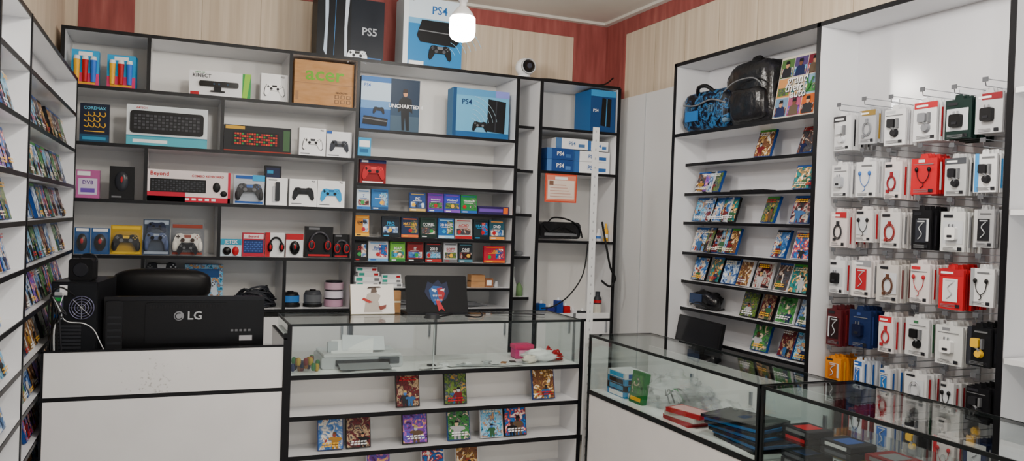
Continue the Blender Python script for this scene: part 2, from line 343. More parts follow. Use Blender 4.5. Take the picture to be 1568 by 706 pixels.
def d(b,M,w,h):
    rc(b,M,w,h,0,1,0,1,m('15171b')); keyb(b,M,w,h,.1,.84,.22,.78,m('0c0c0e'),[m('b01c18'),m('d8501c'),m('c82418'),m('2a8a3a'),m('1a1a1e'),m('8a1a14')],2,18,5,.03); rc(b,M,w,h,.02,.3,.85,.97,m('c79a2a'),2); rc(b,M,w,h,.88,.98,.1,.9,m('3b5a3a'),2); rc(b,M,w,h,0,1,0,.06,m('8a2a1a'),2)
pbox('keyboard_box',.285,.68,1.96,2.13,.06,m('2a1f14'),d)
def d(b,M,w,h): rc(b,M,w,h,0,1,0,1,WH); pad(b,M,0,.46*h,.40*w,GRY,-.0024); pad(b,M,0,.47*h,.37*w,WHG,-.008,-.003,BLK,DK); rc(b,M,w,h,.06,.4,.06,.1,GRY,2); b.text(M,'PS5',.014,.35*w,.93*h,DK)
pbox('gamepad_box',.73,.895,1.96,2.145,.08,WH,d)
def d(b,M,w,h): rc(b,M,w,h,0,1,0,1,m('dcdee2')); pad(b,M,0,.47*h,.38*w,m('2b2f39'),-.008,-.003,BLK,GRY); rc(b,M,w,h,0,.2,.9,1,BLU,2); rc(b,M,w,h,.06,.5,.06,.1,GRY,2)
pbox('gamepad_box',.9,1.06,1.96,2.135,.08,WH,d)
# row C
def d(b,M,w,h):
    rc(b,M,w,h,0,1,0,1,m('b05890')); rc(b,M,w,h,.1,.9,.12,.7,m('d0c6dc'),2); b.text(M,'DVB',.03,0,.55*h,m('552a80')); rc(b,M,w,h,.2,.8,.2,.35,m('6a4aa8'),3); rc(b,M,w,h,.05,.6,.8,.95,WH,2)
pbox('dongle_box',-.5,-.38,1.64,1.81,.05,m('a55a8e'),d)
def d(b,M,w,h):
    rc(b,M,w,h,0,1,0,1,m('0e0f12')); b.sq(M,(0,-.006,.55*h),(.28*w,.01,.3*h),m('2c2e34',.2)); b.poly(M,[(.05*w*math.cos(k),.6*h+.1*h*math.sin(k)) for k in range(6)],-.02,RED); rc(b,M,w,h,.1,.5,.05,.1,GRY,2)
pbox('mouse_box',-.33,-.20,1.64,1.84,.05,BLK,d)
def d(b,M,w,h):
    rc(b,M,w,h,0,1,0,1,m('e4d8d8')); rc(b,M,w,h,0,.45,.0,.3,m('b81432'),2); rc(b,M,w,h,0,1,.0,.16,m('b81432'),2); keyb(b,M,w,h,.03,.7,.3,.72,BLK,[m('36383e'),m('24262b')],3,18,5); b.text(M,'Beyond',.034,-.36*w,.87*h,RED,-.003); b.text(M,'COMBO KEYBOARD',.02,.22*w,.84*h,RED,-.003)
    b.sq(M,(.33*w,-.004,.5*h),(.022,.006,.03),BLK); b.sq(M,(.42*w,-.004,.3*h),(.02,.006,.018),BLK)
    for i in range(5): rc(b,M,w,h,.45+.08*i,.5+.08*i,.05,.12,WH,3)
    rc(b,M,w,h,.97,1,0,1,m('c2183a'),2)
pbox('keyboard_box',-.13,.33,1.64,1.835,.06,m('c2183a'),d)
def blister(b,M,w,h,card,pc,acc,trim=None,two=False):
    rc(b,M,w,h,0,1,0,1,card); rc(b,M,w,h,.05,.95,.86,.97,trim or WH,2); rc(b,M,w,h,.05,.95,.03,.1,trim or WH,2)
    b.sq(M,(0,-.02,.44*h),(.47*w,.03,.36*h),FILM2,.5,16,8)
    pad(b,M,0,.48*h,.44*w,pc,-.035,-.004,acc,trim)
    for s in (-1,1): b.sq(M,(s*.37*w,-.022,.3*h),(.09*w,.018,.17*h),pc,.8,10,8)
    for sx in (-.33,.33): b.cyl(M,(sx*.44*w,-.05,.49*h),'y',.011,.008,.014,acc,10)
def d(b,M,w,h): blister(b,M,w,h,m('b4bcc6'),m('1a1b20'),GRY,BLU); rc(b,M,w,h,.6,1,.8,1,CY,3)
pbox('gamepad_pack',.35,.53,1.64,1.83,.03,m('b4bcc6'),d)
b=B(); M=FR('B',.59,5.3,1.651); b.box(M,-.06,.06,0,.05,0,.16,m('22242a')); b.box(M,-.05,.05,0,.05,.16,.25,BLK); rc(b,M,.12,.25,.15,.85,.7,.95,NAVY); rc(b,M,.12,.25,.2,.5,.8,.88,CY,2); b.build('accessory_box')
def d(b,M,w,h): rc(b,M,w,h,0,1,0,1,WHG); b.bbox(M,-.08*w,.14*w,-.012,-.002,.15*h,.85*h,BLKG,.006); b.bbox(M,-.2*w,.02*w,-.008,-.002,.12*h,.7*h,m('c0c3c8'),.006); rc(b,M,w,h,.1,.5,.9,.94,GRY,2)
pbox('media_remote_box',.54,.665,1.64,1.82,.05,WH,d,y=5.19)
def d(b,M,w,h): rc(b,M,w,h,0,1,0,1,WHG); pad(b,M,0,.5*h,.4*w,m('14171d'),-.008,-.003,BLK,DK); b.text(M,'PS5',.014,.36*w,.93*h,DK); rc(b,M,w,h,.08,.45,.08,.11,GRY,2)
pbox('gamepad_box',.68,.85,1.64,1.82,.08,WH,d)
def d(b,M,w,h): rc(b,M,w,h,0,1,0,1,WHG); pad(b,M,0,.5*h,.4*w,m('1c98d4'),-.008,-.003,BLK,m('1c6fa8')); b.text(M,'PS5',.014,.36*w,.93*h,DK); rc(b,M,w,h,.08,.45,.08,.11,GRY,2)
pbox('gamepad_box',.853,1.025,1.64,1.82,.08,WH,d)
# row D
def d(b,M,w,h): rc(b,M,w,h,0,1,0,1,m('1f5088')); b.sq(M,(0,-.015,.45*h),(.33*w,.02,.33*h),BLKG); b.sq(M,(0,-.035,.5*h),(.1*w,.006,.1*h),RED); rc(b,M,w,h,.1,.9,.86,.98,WH,2); b.sq(M,(0,-.02,.45*h),(.46*w,.03,.4*h),FILM2,.5)
pbox('mouse_pack',-.5,-.42,1.32,1.48,.02,m('2a5f96'),d)
pbox('mouse_pack',-.415,-.32,1.32,1.48,.02,m('2a5f96'),d)
def d(b,M,w,h): blister(b,M,w,h,m('b08c1c'),BLK,GRY,m('e0b92a'))
pbox('gamepad_pack',-.315,-.15,1.32,1.50,.02,m('a8841a'),d)
def d(b,M,w,h): blister(b,M,w,h,m('3a4658'),m('46567c'),BLK,m('98a4b4')); pad(b,M,0,.8*h,.36*w,m('1a2440'),-.02,-.004,BLK)
pbox('gamepad_pack',-.145,.0,1.32,1.54,.02,m('2a3444'),d)
def d(b,M,w,h): blister(b,M,w,h,m('6a6d72'),m('dcd8d0'),m('3a2c26'),m('8a3a2a')); pad(b,M,0,.24*h,.3*w,DK,-.05,-.04,GRY)
pbox('gamepad_pack',.005,.19,1.32,1.52,.02,m('8a8e94'),d)
def d(b,M,w,h): rc(b,M,w,h,0,1,0,1,m('c0d2dc')); rc(b,M,w,h,0,1,.65,1,m('2490b0'),2); b.text(M,'JETEK',.03,0,.82*h,WH,-.005); b.sq(M,(-.2*w,-.008,.3*h),(.025,.012,.025),BLKG); b.sq(M,(.22*w,-.008,.3*h),(.02,.012,.028),RED)
pbox('webcam_box',.285,.405,1.32,1.435,.05,m('c9dbe4'),d)
def d(b,M,w,h): rc(b,M,w,h,0,1,0,1,m('a82038')); keyb(b,M,w,h,.05,.95,.15,.7,m('1c2c5c'),[m('4060a8'),m('2a4688')],2,10,5); rc(b,M,w,h,.05,.95,.75,.95,m('e0cace'),2); b.text(M,'Beyond',.02,0,.85*h,RED,-.005)
pbox('keyboard_box',.41,.54,1.32,1.475,.04,m('b3283c'),d)
def d(b,M,w,h):
    rc(b,M,w,h,0,1,0,1,m('dadcde')); rc(b,M,w,h,.0,.25,0,1,RED,2); b.ring(M,(.05*w,-.012,.5*h),.3*w,.006,BLK,a0=0,a1=180,sz=1.3)
    for sx in (-.25,.35): b.sq(M,(sx*w,-.014,.4*h),(.016,.012,.03),BLK); b.sq(M,(sx*w,-.024,.4*h),(.007,.004,.016),RED)
pbox('headphone_box',.545,.66,1.32,1.48,.05,WH,d)
def d(b,M,w,h): rc(b,M,w,h,0,1,0,1,m('d8dadc')); rc(b,M,w,h,0,1,.75,1,RED,2); b.sq(M,(0,-.01,.4*h),(.3*w,.015,.3*h),BLKG); b.sq(M,(0,-.025,.45*h),(.06*w,.004,.1*h),RED)
pbox('mouse_box',.67,.775,1.32,1.475,.04,RED,d)
def d(b,M,w,h):
    rc(b,M,w,h,0,1,0,1,m('101012')); b.ring(M,(0,-.012,.5*h),.33*w,.009,m('3a3a40',.2),a0=0,a1=180,sz=1.1)
    for sx in (-.3,.3): b.sq(M,(sx*w,-.014,.4*h),(.024,.014,.04),m('2a2a30',.2)); b.ring(M,(sx*w,-.027,.4*h),.017,.0035,RED,sz=1.5)
    rc(b,M,w,h,.1,.9,.04,.1,RED,2); rc(b,M,w,h,.1,.5,.9,.97,GRY,2)
pbox('headphone_box',.79,.96,1.32,1.525,.07,BLK,d)
pbox('headphone_box',.965,1.065,1.32,1.48,.07,BLK,d)
# row E
b=B(); M=FR('B',-.04,5.3,1.011); b.box(M,-.1,.1,0,.18,0,.16,m('2a2d35')); pad(b,M,0,.22,.1,m('1a1c24'),-.02,.03,GRY,LG); b.sq(M,(0,.05,.17),(.1,.06,.05),BLKBAG,.6,16,8,.2,3); b.build('gamepad_bundle')
b=B(); M=FR('B',.2,5.3,1.011); b.box(M,-.11,.11,0,.1,0,.26,m('2f6da8')); rc(b,M,.22,.26,0,1,0,1,COV[3]); rc(b,M,.22,.26,.1,.9,.7,.9,m('1d4c84'),2); pad(b,M,0,.12,.08,m('c8d6e4'),-.004); b.build('console_accessory_box')
def spag(name,c,r,mt,n=9,pts=9,th=.004,flat=.5,seed=1,M=I4):
    rr=random.Random(seed); b=B()
    for i in range(n):
        a=rr.random()*6.3; P=[]
        for k in range(pts):
            a+=1.1+rr.random()*.5; q=.5+.5*rr.random()
            P.append((c[0]+r[0]*q*math.cos(a),c[1]+r[1]*q*math.sin(a),c[2]+th+r[2]*rr.random()*(1.15-q)*1.6))
        b.tube(M,P,th,mt)
    return b.build(name)
spag('cable_pile',(.5,5.3,1.011),(.14,.1,.13),m('2c2e34'),18,9,.006,seed=3)
def spindle(x,h,col,lab):
    b=B(); M=FR('B',x,5.3,1.011); r=.058
    b.lathe(M,(0,0,0),[(0,0),(r,0),(r,.02),(r-.004,.022),(r-.004,h-.02),(r-.012,h),(0,h)],col); b.cyl(M,(0,0,.03),'z',r-.001,r-.001,h*.45,lab,24); b.cyl(M,(0,0,0),'z',r+.003,r+.003,.018,BLK,24); b.cyl(M,(0,0,h-.002),'z',.02,.02,.01,BLK); return b.build('disc_spindle')
spindle(.72,.09,BLK,m('2f6db0')); spindle(.86,.1,m('3a3d42'),m('5a5d62'))
b=B(); M=FR('B',.995,5.3,1.011)
for k,c in enumerate(('b08aa0','d8d2de','c0a0b0')): b.cyl(M,(0,0,.055*k),'z',.062,.062,.045,m(c,.2),24); b.cyl(M,(0,0,.055*k+.045),'z',.055,.055,.01,DK,24)
b.build('disc_spindle')
# top of the unit + section 2 large boxes
def d(b,M,w,h):
    rc(b,M,w,h,0,1,0,1,m('0a0e14')); rc(b,M,w,h,.5,1,.0,1,m('0e1520'),1.5)
    x=-.2*w
    b.poly(M,[(x-.2*w,.1*h),(x-.15*w,.0),(x-.1*w,.0),(x-.13*w,.5*h),(x-.14*w,.99*h),(x-.19*w,.97*h),(x-.18*w,.5*h)],-.003,m('b0c0d4'))
    b.poly(M,[(x-.15*w,.02*h),(x+.12*w,.02*h),(x+.1*w,.93*h),(x-.13*w,.95*h)],-.0045,m('111318',.3))
    b.poly(M,[(x-.05*w,.03*h),(x-.045*w,.03*h),(x-.03*w,.93*h),(x-.035*w,.93*h)],-.006,m('4a8ac8'))
    b.poly(M,[(x+.11*w,.0),(x+.15*w,.03*h),(x+.14*w,.5*h),(x+.17*w,.99*h),(x+.11*w,.96*h),(x+.1*w,.5*h)],-.006,m('c4cedc'))
    b.text(M,'PS5',.07,.28*w,.47*h,m('a9aeb6'),-.003); b.text(M,'PlayStation',.018,-.3*w,.955*h,LG,-.008)
    pad(b,M,.1*w,.06*h,.16*w,m('e5ebf2'),-.012,-.004,DK,BLK); rc(b,M,w,h,.62,.97,.02,.05,m('2a5f9a'),2)
pbox('console_box',.82,1.25,2.6,3.0,.2,m('0b0f16'),d,y=5.22)
def d(b,M,w,h):
    rc(b,M,w,h,0,1,0,1,m('ccdae6')); rc(b,M,w,h,0,.08,0,1,m('dce4ea'),2); rc(b,M,w,h,.08,1,0,.62,m('1f76b0'),2); rc(b,M,w,h,.08,1,.62,.7,m('6aa8d0'),2)
    for k in range(6): b.ring(M,(.2*w,-.004,.15*h),.08+.04*k,.0016,m('7fc4ea'),a0=20,a1=70)
    b.text(M,'PS4',.075,.1*w,.83*h,m('1c5a9a'),-.003)
    b.poly(M,[(-.22*w,.36*h),(.38*w,.33*h),(.46*w,.42*h),(.4*w,.68*h),(-.2*w,.68*h),(-.28*w,.45*h)],-.005,m('0f1014')); b.poly(M,[(-.24*w,.52*h),(.42*w,.5*h),(.42*w,.515*h),(-.24*w,.535*h)],-.0065,GRY)
    pad(b,M,.12*w,.24*h,.2*w,m('101216'),-.012,-.004,m('4a4d55'),GRY); rc(b,M,w,h,.1,.35,.0,.08,WH,3); b.text(M,'SONY',.02,-.38*w,.95*h,DK,-.004)
pbox('console_box',1.38,1.79,2.6,3.07,.2,m('bfd0dc'),d,y=5.22)
def d(b,M,w,h):
    rc(b,M,w,h,0,1,0,1,m('b2c6d8')); rc(b,M,w,h,.0,.52,.0,.4,m('1f528f'),2); rc(b,M,w,h,.0,.52,.4,.55,m('5a8abc'),2); rc(b,M,w,h,0,.52,.9,1,m('2460a0'),2); b.text(M,'PS4',.03,-.4*w,.83*h,BLU,-.003)
    b.poly(M,[(-.47*w,.1*h),(-.06*w,.08*h),(-.04*w,.22*h),(-.45*w,.26*h)],-.005,BLK); b.poly(M,[(-.47*w,.2*h),(-.05*w,.16*h),(-.05*w,.18*h),(-.46*w,.22*h)],-.006,GRY); pad(b,M,-.2*w,.38*h,.1*w,BLK,-.006)
    rc(b,M,w,h,.5,1,0,1,m('132940'),3); rc(b,M,w,h,.5,1,.0,.3,m('3a5062'),4); rc(b,M,w,h,.5,1,.3,.5,m('223c54'),4)
    x=.25*w; b.poly(M,[(x-.05*w,.03*h),(x-.01*w,.03*h),(x,.28*h),(x+.03*w,.03*h),(x+.08*w,.03*h),(x+.07*w,.4*h),(x+.13*w,.36*h),(x+.11*w,.62*h),(x+.04*w,.66*h),(x-.05*w,.66*h),(x-.11*w,.58*h),(x-.12*w,.36*h),(x-.07*w,.4*h)],-.0062,m('0e1116')); b.poly(M,[(x+.04*w*math.cos(k*.785),.73*h+.065*h*math.sin(k*.785)) for k in range(8)],-.0072,SKIN); b.poly(M,[(x-.045*w,.74*h),(x+.04*w,.74*h),(x+.035*w,.81*h),(x-.035*w,.815*h)],-.008,m('2a1a14'))
    b.text(M,'UNCHARTED 4',.034,.26*w,.48*h,WH,-.0085)
pbox('console_box',1.11,1.5,2.155,2.51,.12,m('1a2f48'),d)
def d(b,M,w,h):
    rc(b,M,w,h,0,1,0,1,m('5ea2c8')); rc(b,M,w,h,0,.06,0,1,m('12406a'),2); rc(b,M,w,h,.06,1,.86,1,m('4a8ab8'),2); rc(b,M,w,h,.06,1,.0,.12,m('1a5488'),2); b.text(M,'PS4',.05,-.26*w,.72*h,m('14305a'),-.004)
    b.poly(M,[(.1*w,.15*h),(.42*w,.12*h),(.44*w,.78*h),(.12*w,.82*h)],-.005,m('101216')); b.poly(M,[(.24*w,.14*h),(.26*w,.14*h),(.28*w,.79*h),(.26*w,.8*h)],-.006,m('2a2d34'))
    for k in range(6): b.ring(M,(-.2*w,-.004,.25*h),.05+.03*k,.0014,m('b2d4e4'),a0=10,a1=80)
    pad(b,M,-.02*w,.25*h,.14*w,m('101216'),-.009,-.006,GRY,DK); rc(b,M,w,h,.75,1,.86,1,m('7a80c8'),3)
pbox('console_box',1.735,2.145,2.155,2.495,.12,m('3078aa'),d,yaw=0)
def d(b,M,w,h): rc(b,M,w,h,0,1,0,1,m('2490c0')); rc(b,M,w,h,.1,.9,.5,.85,WH,2); rc(b,M,w,h,.15,.8,.2,.4,m('1b5a86'),2)
pbox('gift_card_box',1.1,1.185,1.98,2.11,.03,CY,d)
def d(b,M,w,h): rc(b,M,w,h,0,1,0,1,m('800c12')); pad(b,M,0,.5*h,.44*w,RED,-.012,-.003,BLK,m('e03a3a')); rc(b,M,w,h,.0,1,.86,1,m('1e2d66'),2); rc(b,M,w,h,.1,.9,.02,.08,WH,2); rc(b,M,w,h,.05,.3,.88,.97,WH,3)
pbox('gamepad_box',1.12,1.29,1.807,1.97,.06,DRED,d)
rs=random.Random(11)
def swbox(x0,x1,l,zt,c,t,tc=WH,c2=None):
    v=rs.random(); cv=COV[rs.randrange(12)]
    def d(b,M,w,h):
        rc(b,M,w,h,0,1,0,1,c)
        if v<.6: rc(b,M,w,h,.08,.92,.2,.5,cv,2)
        else: rc(b,M,w,h,.55,.95,.22,.84,cv,2)
        rc(b,M,w,h,0,1,0,.14,c2 or BLK,2); b.text(M,t,min(.026,w*1.25/max(len(t),3)),0,.66*h,tc,-.0045); rc(b,M,w,h,.1,.9,.88,.93,c2 or WH,2); rc(b,M,w,h,.2,.75,.54,.56,tc,3); rc(b,M,w,h,.1,.4,.04,.09,tc,3)
        k=rs.choice([RED,YEL,CY,GRN]); a=rs.uniform(-.3,.2)
        b.poly(M,[(a*w+.014*math.cos(q*1.05),.34*h+.014*math.sin(q*1.05)) for q in range(6)],-.004,k)
    pbox('software_case',x0,x1,l,zt,.02,c,d,lean=6,y=5.19)
swbox(1.105,1.19,1.635,1.775,m('c8d6e2'),'7',BLU,m('2c6fae')); swbox(1.2,1.31,1.635,1.78,m('1f6cac'),'7',WH,m('14497a'))
swbox(1.455,1.565,1.635,1.77,m('24427c'),'PC',WH,m('c9a85a')); swbox(1.58,1.69,1.635,1.77,m('6a2a94'),'Photoshop',WH,m('2a4a9c')); swbox(1.695,1.81,1.635,1.77,m('2a3aac'),'Windows7',WH,m('7a4ab0')); swbox(1.815,1.93,1.635,1.77,m('1f8040'),'Windows8',WH,m('2458a8'))
def d(b,M,w,h): rc(b,M,w,h,0,1,0,1,m('2a2050')); rc(b,M,w,h,.05,.8,.3,.7,m('6a4aa8'),2); rc(b,M,w,h,.82,.97,.1,.9,ORG,2)
pbox('accessory_box',1.94,2.17,1.635,1.7,.1,m('2c244c'),d)
L=[(1.1,1.19,m('d08414'),'EMRA',BLK,YEL),(1.275,1.39,m('14202e'),'PRO',CY,m('0c141c')),(1.405,1.52,m('1a2c50'),'MATLAB',YEL,m('d8662a')),(1.535,1.645,m('1a3830'),'COREL',WH,m('0f2420')),(1.66,1.77,m('2060a4'),'3D MAX',WH,m('9ad0ee')),(1.78,1.9,m('b8b4b0'),'ACAD',RED,RED),(1.915,2.02,m('182a30'),'LEARN',CY,m('101a20')),(2.03,2.14,m('204c5c'),'DVD',WH,m('e0903a'))]
for a,c,cc,tt,tc,c2 in L: swbox(a,c,1.46,1.605,cc,tt,tc,c2)
L=[(1.1,1.18,m('101114'),'DX',RED,BLK),(1.19,1.32,m('d2d4d8'),'Eplus',BLU,m('6aa8d8')),(1.335,1.435,m('6ab03a'),'MAP',WH,m('2c7a3a')),(1.45,1.56,m('80181c'),'IT',WH,BLK),(1.575,1.69,m('202228'),'2018',WH,m('a82a2a')),(1.705,1.8,m('cccED2'.lower()),'SOFT',RED,GRY),(1.81,1.91,m('1c262c'),'ONE',WH,m('4a7a8a')),(1.995,2.15,m('b01834'),'USB',YEL,ORG)]
for a,c,cc,tt,tc,c2 in L: swbox(a,c,1.30,1.44 if tt!='USB' else 1.425,cc,tt,tc,c2)
b=B()
for x0,x1,z0,z1 in ((1.12,1.27,0,.035),(1.11,1.28,.036,.07),(1.13,1.27,.071,.1),(1.12,1.26,.101,.13),(1.285,1.43,0,.028),(1.285,1.42,.029,.056),(1.29,1.42,.057,.084)):
    M=FR('B',(x0+x1)/2,5.2+rs.random()*.02,1.141+z0); w=x1-x0; b.box(M,-w/2,w/2,0,.12,0,z1-z0,WH); rc(b,M,w,z1-z0,.05,.3,.2,.8,m('2f9a8a')); rc(b,M,w,z1-z0,.75,.95,.2,.7,RED if z0>.05 else GRY)
b.build('small_box_stack')
b=B(); M=FR('B',1.96,5.2,1.141); b.box(M,-.05,.05,0,.08,0,.085,CARD); b.box(M,-.05,.05,-.001,.081,.04,.045,m('8a6a4a')); b.build('small_carton')
b=B(); M=FR('B',2.05,5.22,1.141); b.box(M,-.03,.03,0,.04,0,.06,m('8a5a3a')); rc(b,M,.06,.06,.2,.8,.2,.8,WH); b.cyl(M,(.06,.02,0),'z',.015,.01,.04,LG); b.build('desk_trinket')
spag('tangled_adapters',(1.65,5.3,1.001),(.45,.1,.05),GRY,6,9,.006,seed=9)
b=B()
for x,z,h,c in ((2.25,1.359,.05,m('3a4a3a')),(2.31,1.359,.035,GRY),(2.28,1.659,.06,LG),(2.27,1.969,.012,BLK)):
    b.sq(I4,(x,5.33,z+h/2),(.03,.03,h/2),c,.6,12,8)
b.build('small_trinkets')
b=B(); M=FR('B',2.27,5.33,1.069); b.lathe(M,(0,0,0),[(0,0),(.03,0),(.032,.08),(.02,.12),(.012,.14),(.012,.2),(.02,.205),(0,.21)],m('cfd6cf',.2)); b.lathe(M,(.06,.01,0),[(0,0),(.025,0),(.025,.06),(.01,.09),(0,.1)],m('6a8a5a')); b.build('spray_bottle')
# section 4
def d(b,M,w,h):
    rc(b,M,w,h,0,1,0,1,m('143f72')); rc(b,M,w,h,0,1,.85,1,m('3088c0'),2); b.poly(M,[(-.1*w,.15*h),(.3*w,.12*h),(.32*w,.8*h),(-.05*w,.82*h)],-.003,BLK); b.poly(M,[(.1*w,.14*h),(.13*w,.14*h),(.15*w,.8*h),(.12*w,.8*h)],-.0045,m('4a90c8')); b.text(M,'PS4',.03,-.3*w,.5*h,WH)
pbox('console_box',2.77,2.975,2.265,2.575,.25,m('1f609c'),d,y=5.17)
def stackbox(x0,x1,z,h,c,c2,y=5.2):
    b=B(); M=FR('B',(x0+x1)/2,y,z); w=x1-x0; b.box(M,-w/2,w/2,0,.26,0,h,c); rc(b,M,w,h,.0,.18,0,1,c2); b.text(M,'PS4',h*.5,.0,.5*h,c2 if c==WH else WH); rc(b,M,w,h,.7,.9,.2,.5,c2,2); b.build('console_box')
stackbox(2.45,2.66,1.971,.085,m('1f427f'),m('4a76b0')); stackbox(2.45,2.66,2.058,.08,m('1f427f'),m('3a66a0'))
stackbox(2.665,2.97,1.971,.085,WH,m('2f5f9c'),5.22); stackbox(2.665,2.97,2.058,.075,WH,m('2f5f9c'),5.22); stackbox(2.52,2.78,2.14,.075,WH,m('4a6f9c'),5.21); stackbox(2.785,2.96,2.14,.07,WH,m('3a6fb0'),5.23)
b=B(); M=FR('B',2.545,5.15,1.75); b.box(M,-.125,.125,0,.004,0,.2,m('c8492f')); rc(b,M,.25,.2,.04,.96,.05,.95,m('d88068')); rc(b,M,.25,.2,.08,.92,.12,.78,m('e0cec2'),2); rc(b,M,.25,.2,.3,.7,.8,.9,WH,3)
for k in range(5): rc(b,M,.25,.2,.15,.85-.05*k,.2+.1*k,.22+.1*k,m('c08a7a'),3)
rc(b,M,.25,.2,.12,.25,.6,.75,m('7a5a4a'),4)
b.build('framed_certificate')
b=B(); M=FR('B',2.59,5.22,1.481); b.bbox(M,-.16,.16,0,.2,.01,.13,BLKBAG,.03); b.box(M,-.13,.13,-.004,0,.03,.05,GRY); b.tube(M,[(-.1,0,.13),(-.05,.02,.16),(.05,0,.15),(.14,-.01,.1),(.17,-.01,.02)],.006,BLK); b.tube(M,[(-.14,-.005,.1),(-.08,-.01,.06),(.02,-.01,.09),(.12,-.01,.05)],.006,BLK); b.build('digital_receiver')
b=B(); M=FR('B',2.91,5.2,1.481)
for x,h,c,c2 in ((-.06,.12,m('c83a30'),WH),(-.01,.09,WH,m('3a6ab0')),(.05,.13,YEL,WH)):
    b.lathe(M,(x,.02,0),[(0,0),(.018,0),(.018,h*.6),(.008,h*.75),(.008,h),(0,h)],c,12); b.cyl(M,(x,.02,h*.2),'z',.0185,.0185,h*.2,c2,12)
b.build('glue_bottle_group')
b=B(); b.tube(I4,[(2.87,5.12,1.62),(2.86,5.05,1.5),(2.9,5.03,1.3),(2.96,5.06,1.22),(2.93,5.08,1.16),(2.87,5.1,1.2)],.008,BLK)
b.tube(I4,[(2.42,5.14,1.0),(2.5,5.1,1.02),(2.62,5.1,1.1),(2.72,5.1,1.25),(2.76,5.12,1.47)],.005,BLK); b.build('hanging_cable')
b=B(); M=FR('B',2.9,5.2,.921); b.lathe(M,(0,0,0),[(0,0),(.03,0),(.03,.14),(.02,.155),(.018,.16),(.018,.19),(0,.19)],m('2c2e34')); b.cyl(M,(0,0,.03),'z',.0305,.0305,.07,m('c8c4b8'),16); b.cyl(M,(0,0,.11),'z',.0305,.0305,.02,RED,16); b.build('spray_can')
b=B(); M=FR('B',2.6,5.25,.921)
for x,w,h,c in ((-.12,.05,.1,BLU),(-.05,.06,.07,m('2a2d7a')),(.02,.05,.12,m('203a8a')),(.08,.05,.08,RED),(.14,.04,.05,m('d8d8dc')),(.22,.06,.04,DK)):
    b.bbox(M,x-w/2,x+w/2,0,.06,0,h,c,.008); b.cyl(M,(x,.03,h),'z',.012,.008,.02,WH,10)
b.build('repair_supplies')
b=B(); M=FR('B',2.285,5.22,2.612); b.cyl(M,(0,.06,0),'z',.05,.045,.03,WH,24); b.sq(M,(0,.05,.085),(.068,.068,.066),WH,1,24,16)
b.cyl(M,(0,-.035,.085),'y',.036,.052,.03,BLKG,20); b.ring(M,(0,-.02,.085),.05,.005,LG); b.cyl(M,(0,-.04,.085),'y',.014,.02,.006,m('3a3d48',.1),14); b.build('security_camera')
b=B(); b.tube(I4,[(2.35,5.25,2.62),(2.5,5.22,2.625),(2.7,5.2,2.617),(2.9,5.24,2.63),(3.02,5.3,2.7)],.006,BLK); b.build('camera_cable')
# ------------------------------------------------------------------ bulbs
def bulb(x,y,z0,s=1.0,e=55):
    b=B(); E=m('fff9f0',.4,0,e); r=.07
    b.lathe(I4,(x,y,z0),[(0,0),(.03,.002),(.055,.012),(r-.003,.03),(r,.05),(r,.125),(r-.008,.135)],E,28)
    b.lathe(I4,(x,y,z0),[(r-.008,.135),(r-.012,.15),(.03,.185),(.02,.19),(.02,.215),(.026,.216),(.026,.26),(.01,.27),(0,.27)],m('e8e8ea',.4),28)
    b.tube(I4,[(x,y,z0+.26),(x,y,ZC)],.004,WH,6,False); b.cyl(I4,(x,y,ZC-.025),'z',.03,.045,.025,WH)
    return b.build('hanging_light_bulb')
bulb(1.44,4.2,2.575,e=150); bulb(.5,2.4,2.6,e=270); bulb(2.0,2.0,2.6,e=270); bulb(1.0,0.2,2.6,e=270)
# ------------------------------------------------------------------ left counter
def dirty():
    t=tex('scuffed_panel',[(.3,'dededf'),(.7,'e6e6e7')],(4,4,4),3,.4); nt=t.node_tree; p=nt.nodes['Principled BSDF']
    src=p.inputs['Base Color'].links[0].from_socket
    g=nt.nodes.new('ShaderNodeNewGeometry'); n=nt.nodes.new('ShaderNodeTexNoise'); n.inputs['Scale'].default_value=60; n.inputs['Detail'].default_value=4
    nt.links.new(g.outputs['Position'],n.inputs['Vector'])
    d=nt.nodes.new('ShaderNodeVectorMath'); d.operation='DISTANCE'; d.inputs[1].default_value=(-.04,3.97,.83); nt.links.new(g.outputs['Position'],d.inputs[0])
    a=nt.nodes.new('ShaderNodeMath'); a.operation='MULTIPLY'; a.inputs[1].default_value=-.9; nt.links.new(d.outputs['Value'],a.inputs[0])
    s=nt.nodes.new('ShaderNodeMath'); s.operation='ADD'; nt.links.new(a.outputs[0],s.inputs[0]); nt.links.new(n.outputs['Fac'],s.inputs[1])
    r=nt.nodes.new('ShaderNodeMapRange'); r.inputs['From Min'].default_value=.54; r.inputs['From Max'].default_value=.64; r.inputs['To Max'].default_value=.5; nt.links.new(s.outputs[0],r.inputs['Value'])
    mx=nt.nodes.new('ShaderNodeMix'); mx.data_type='RGBA'
    ia=[i for i in mx.inputs if i.type=='RGBA']; ia[1].default_value=lin('6a6258')
    nt.links.new(r.outputs[0],mx.inputs[0]); nt.links.new(src,ia[0]); nt.links.new([o for o in mx.outputs if o.type=='RGBA'][0],p.inputs['Base Color'])
    return t
b=B(); CF=3.97
b.box(I4,-.495,.515,CF,CF+.018,.77,.965,dirty()); b.box(I4,-.495,.515,CF,CF+.018,.02,.75,LAMF); b.box(I4,-.495,.515,CF+.004,CF+.018,.75,.77,EDGE)
b.box(I4,-.495,.515,CF-.002,CF+.02,.965,.972,EDGE); b.box(I4,-.495,-.485,CF-.002,CF+.02,0,.97,EDGE)
b.box(I4,-.495,.515,CF+.02,4.5,.88,.90,LAM); b.box(I4,-.495,-.47,CF+.02,4.5,0,.88,LAM); b.box(I4,.5,.515,CF+.02,4.5,0,.88,LAM)
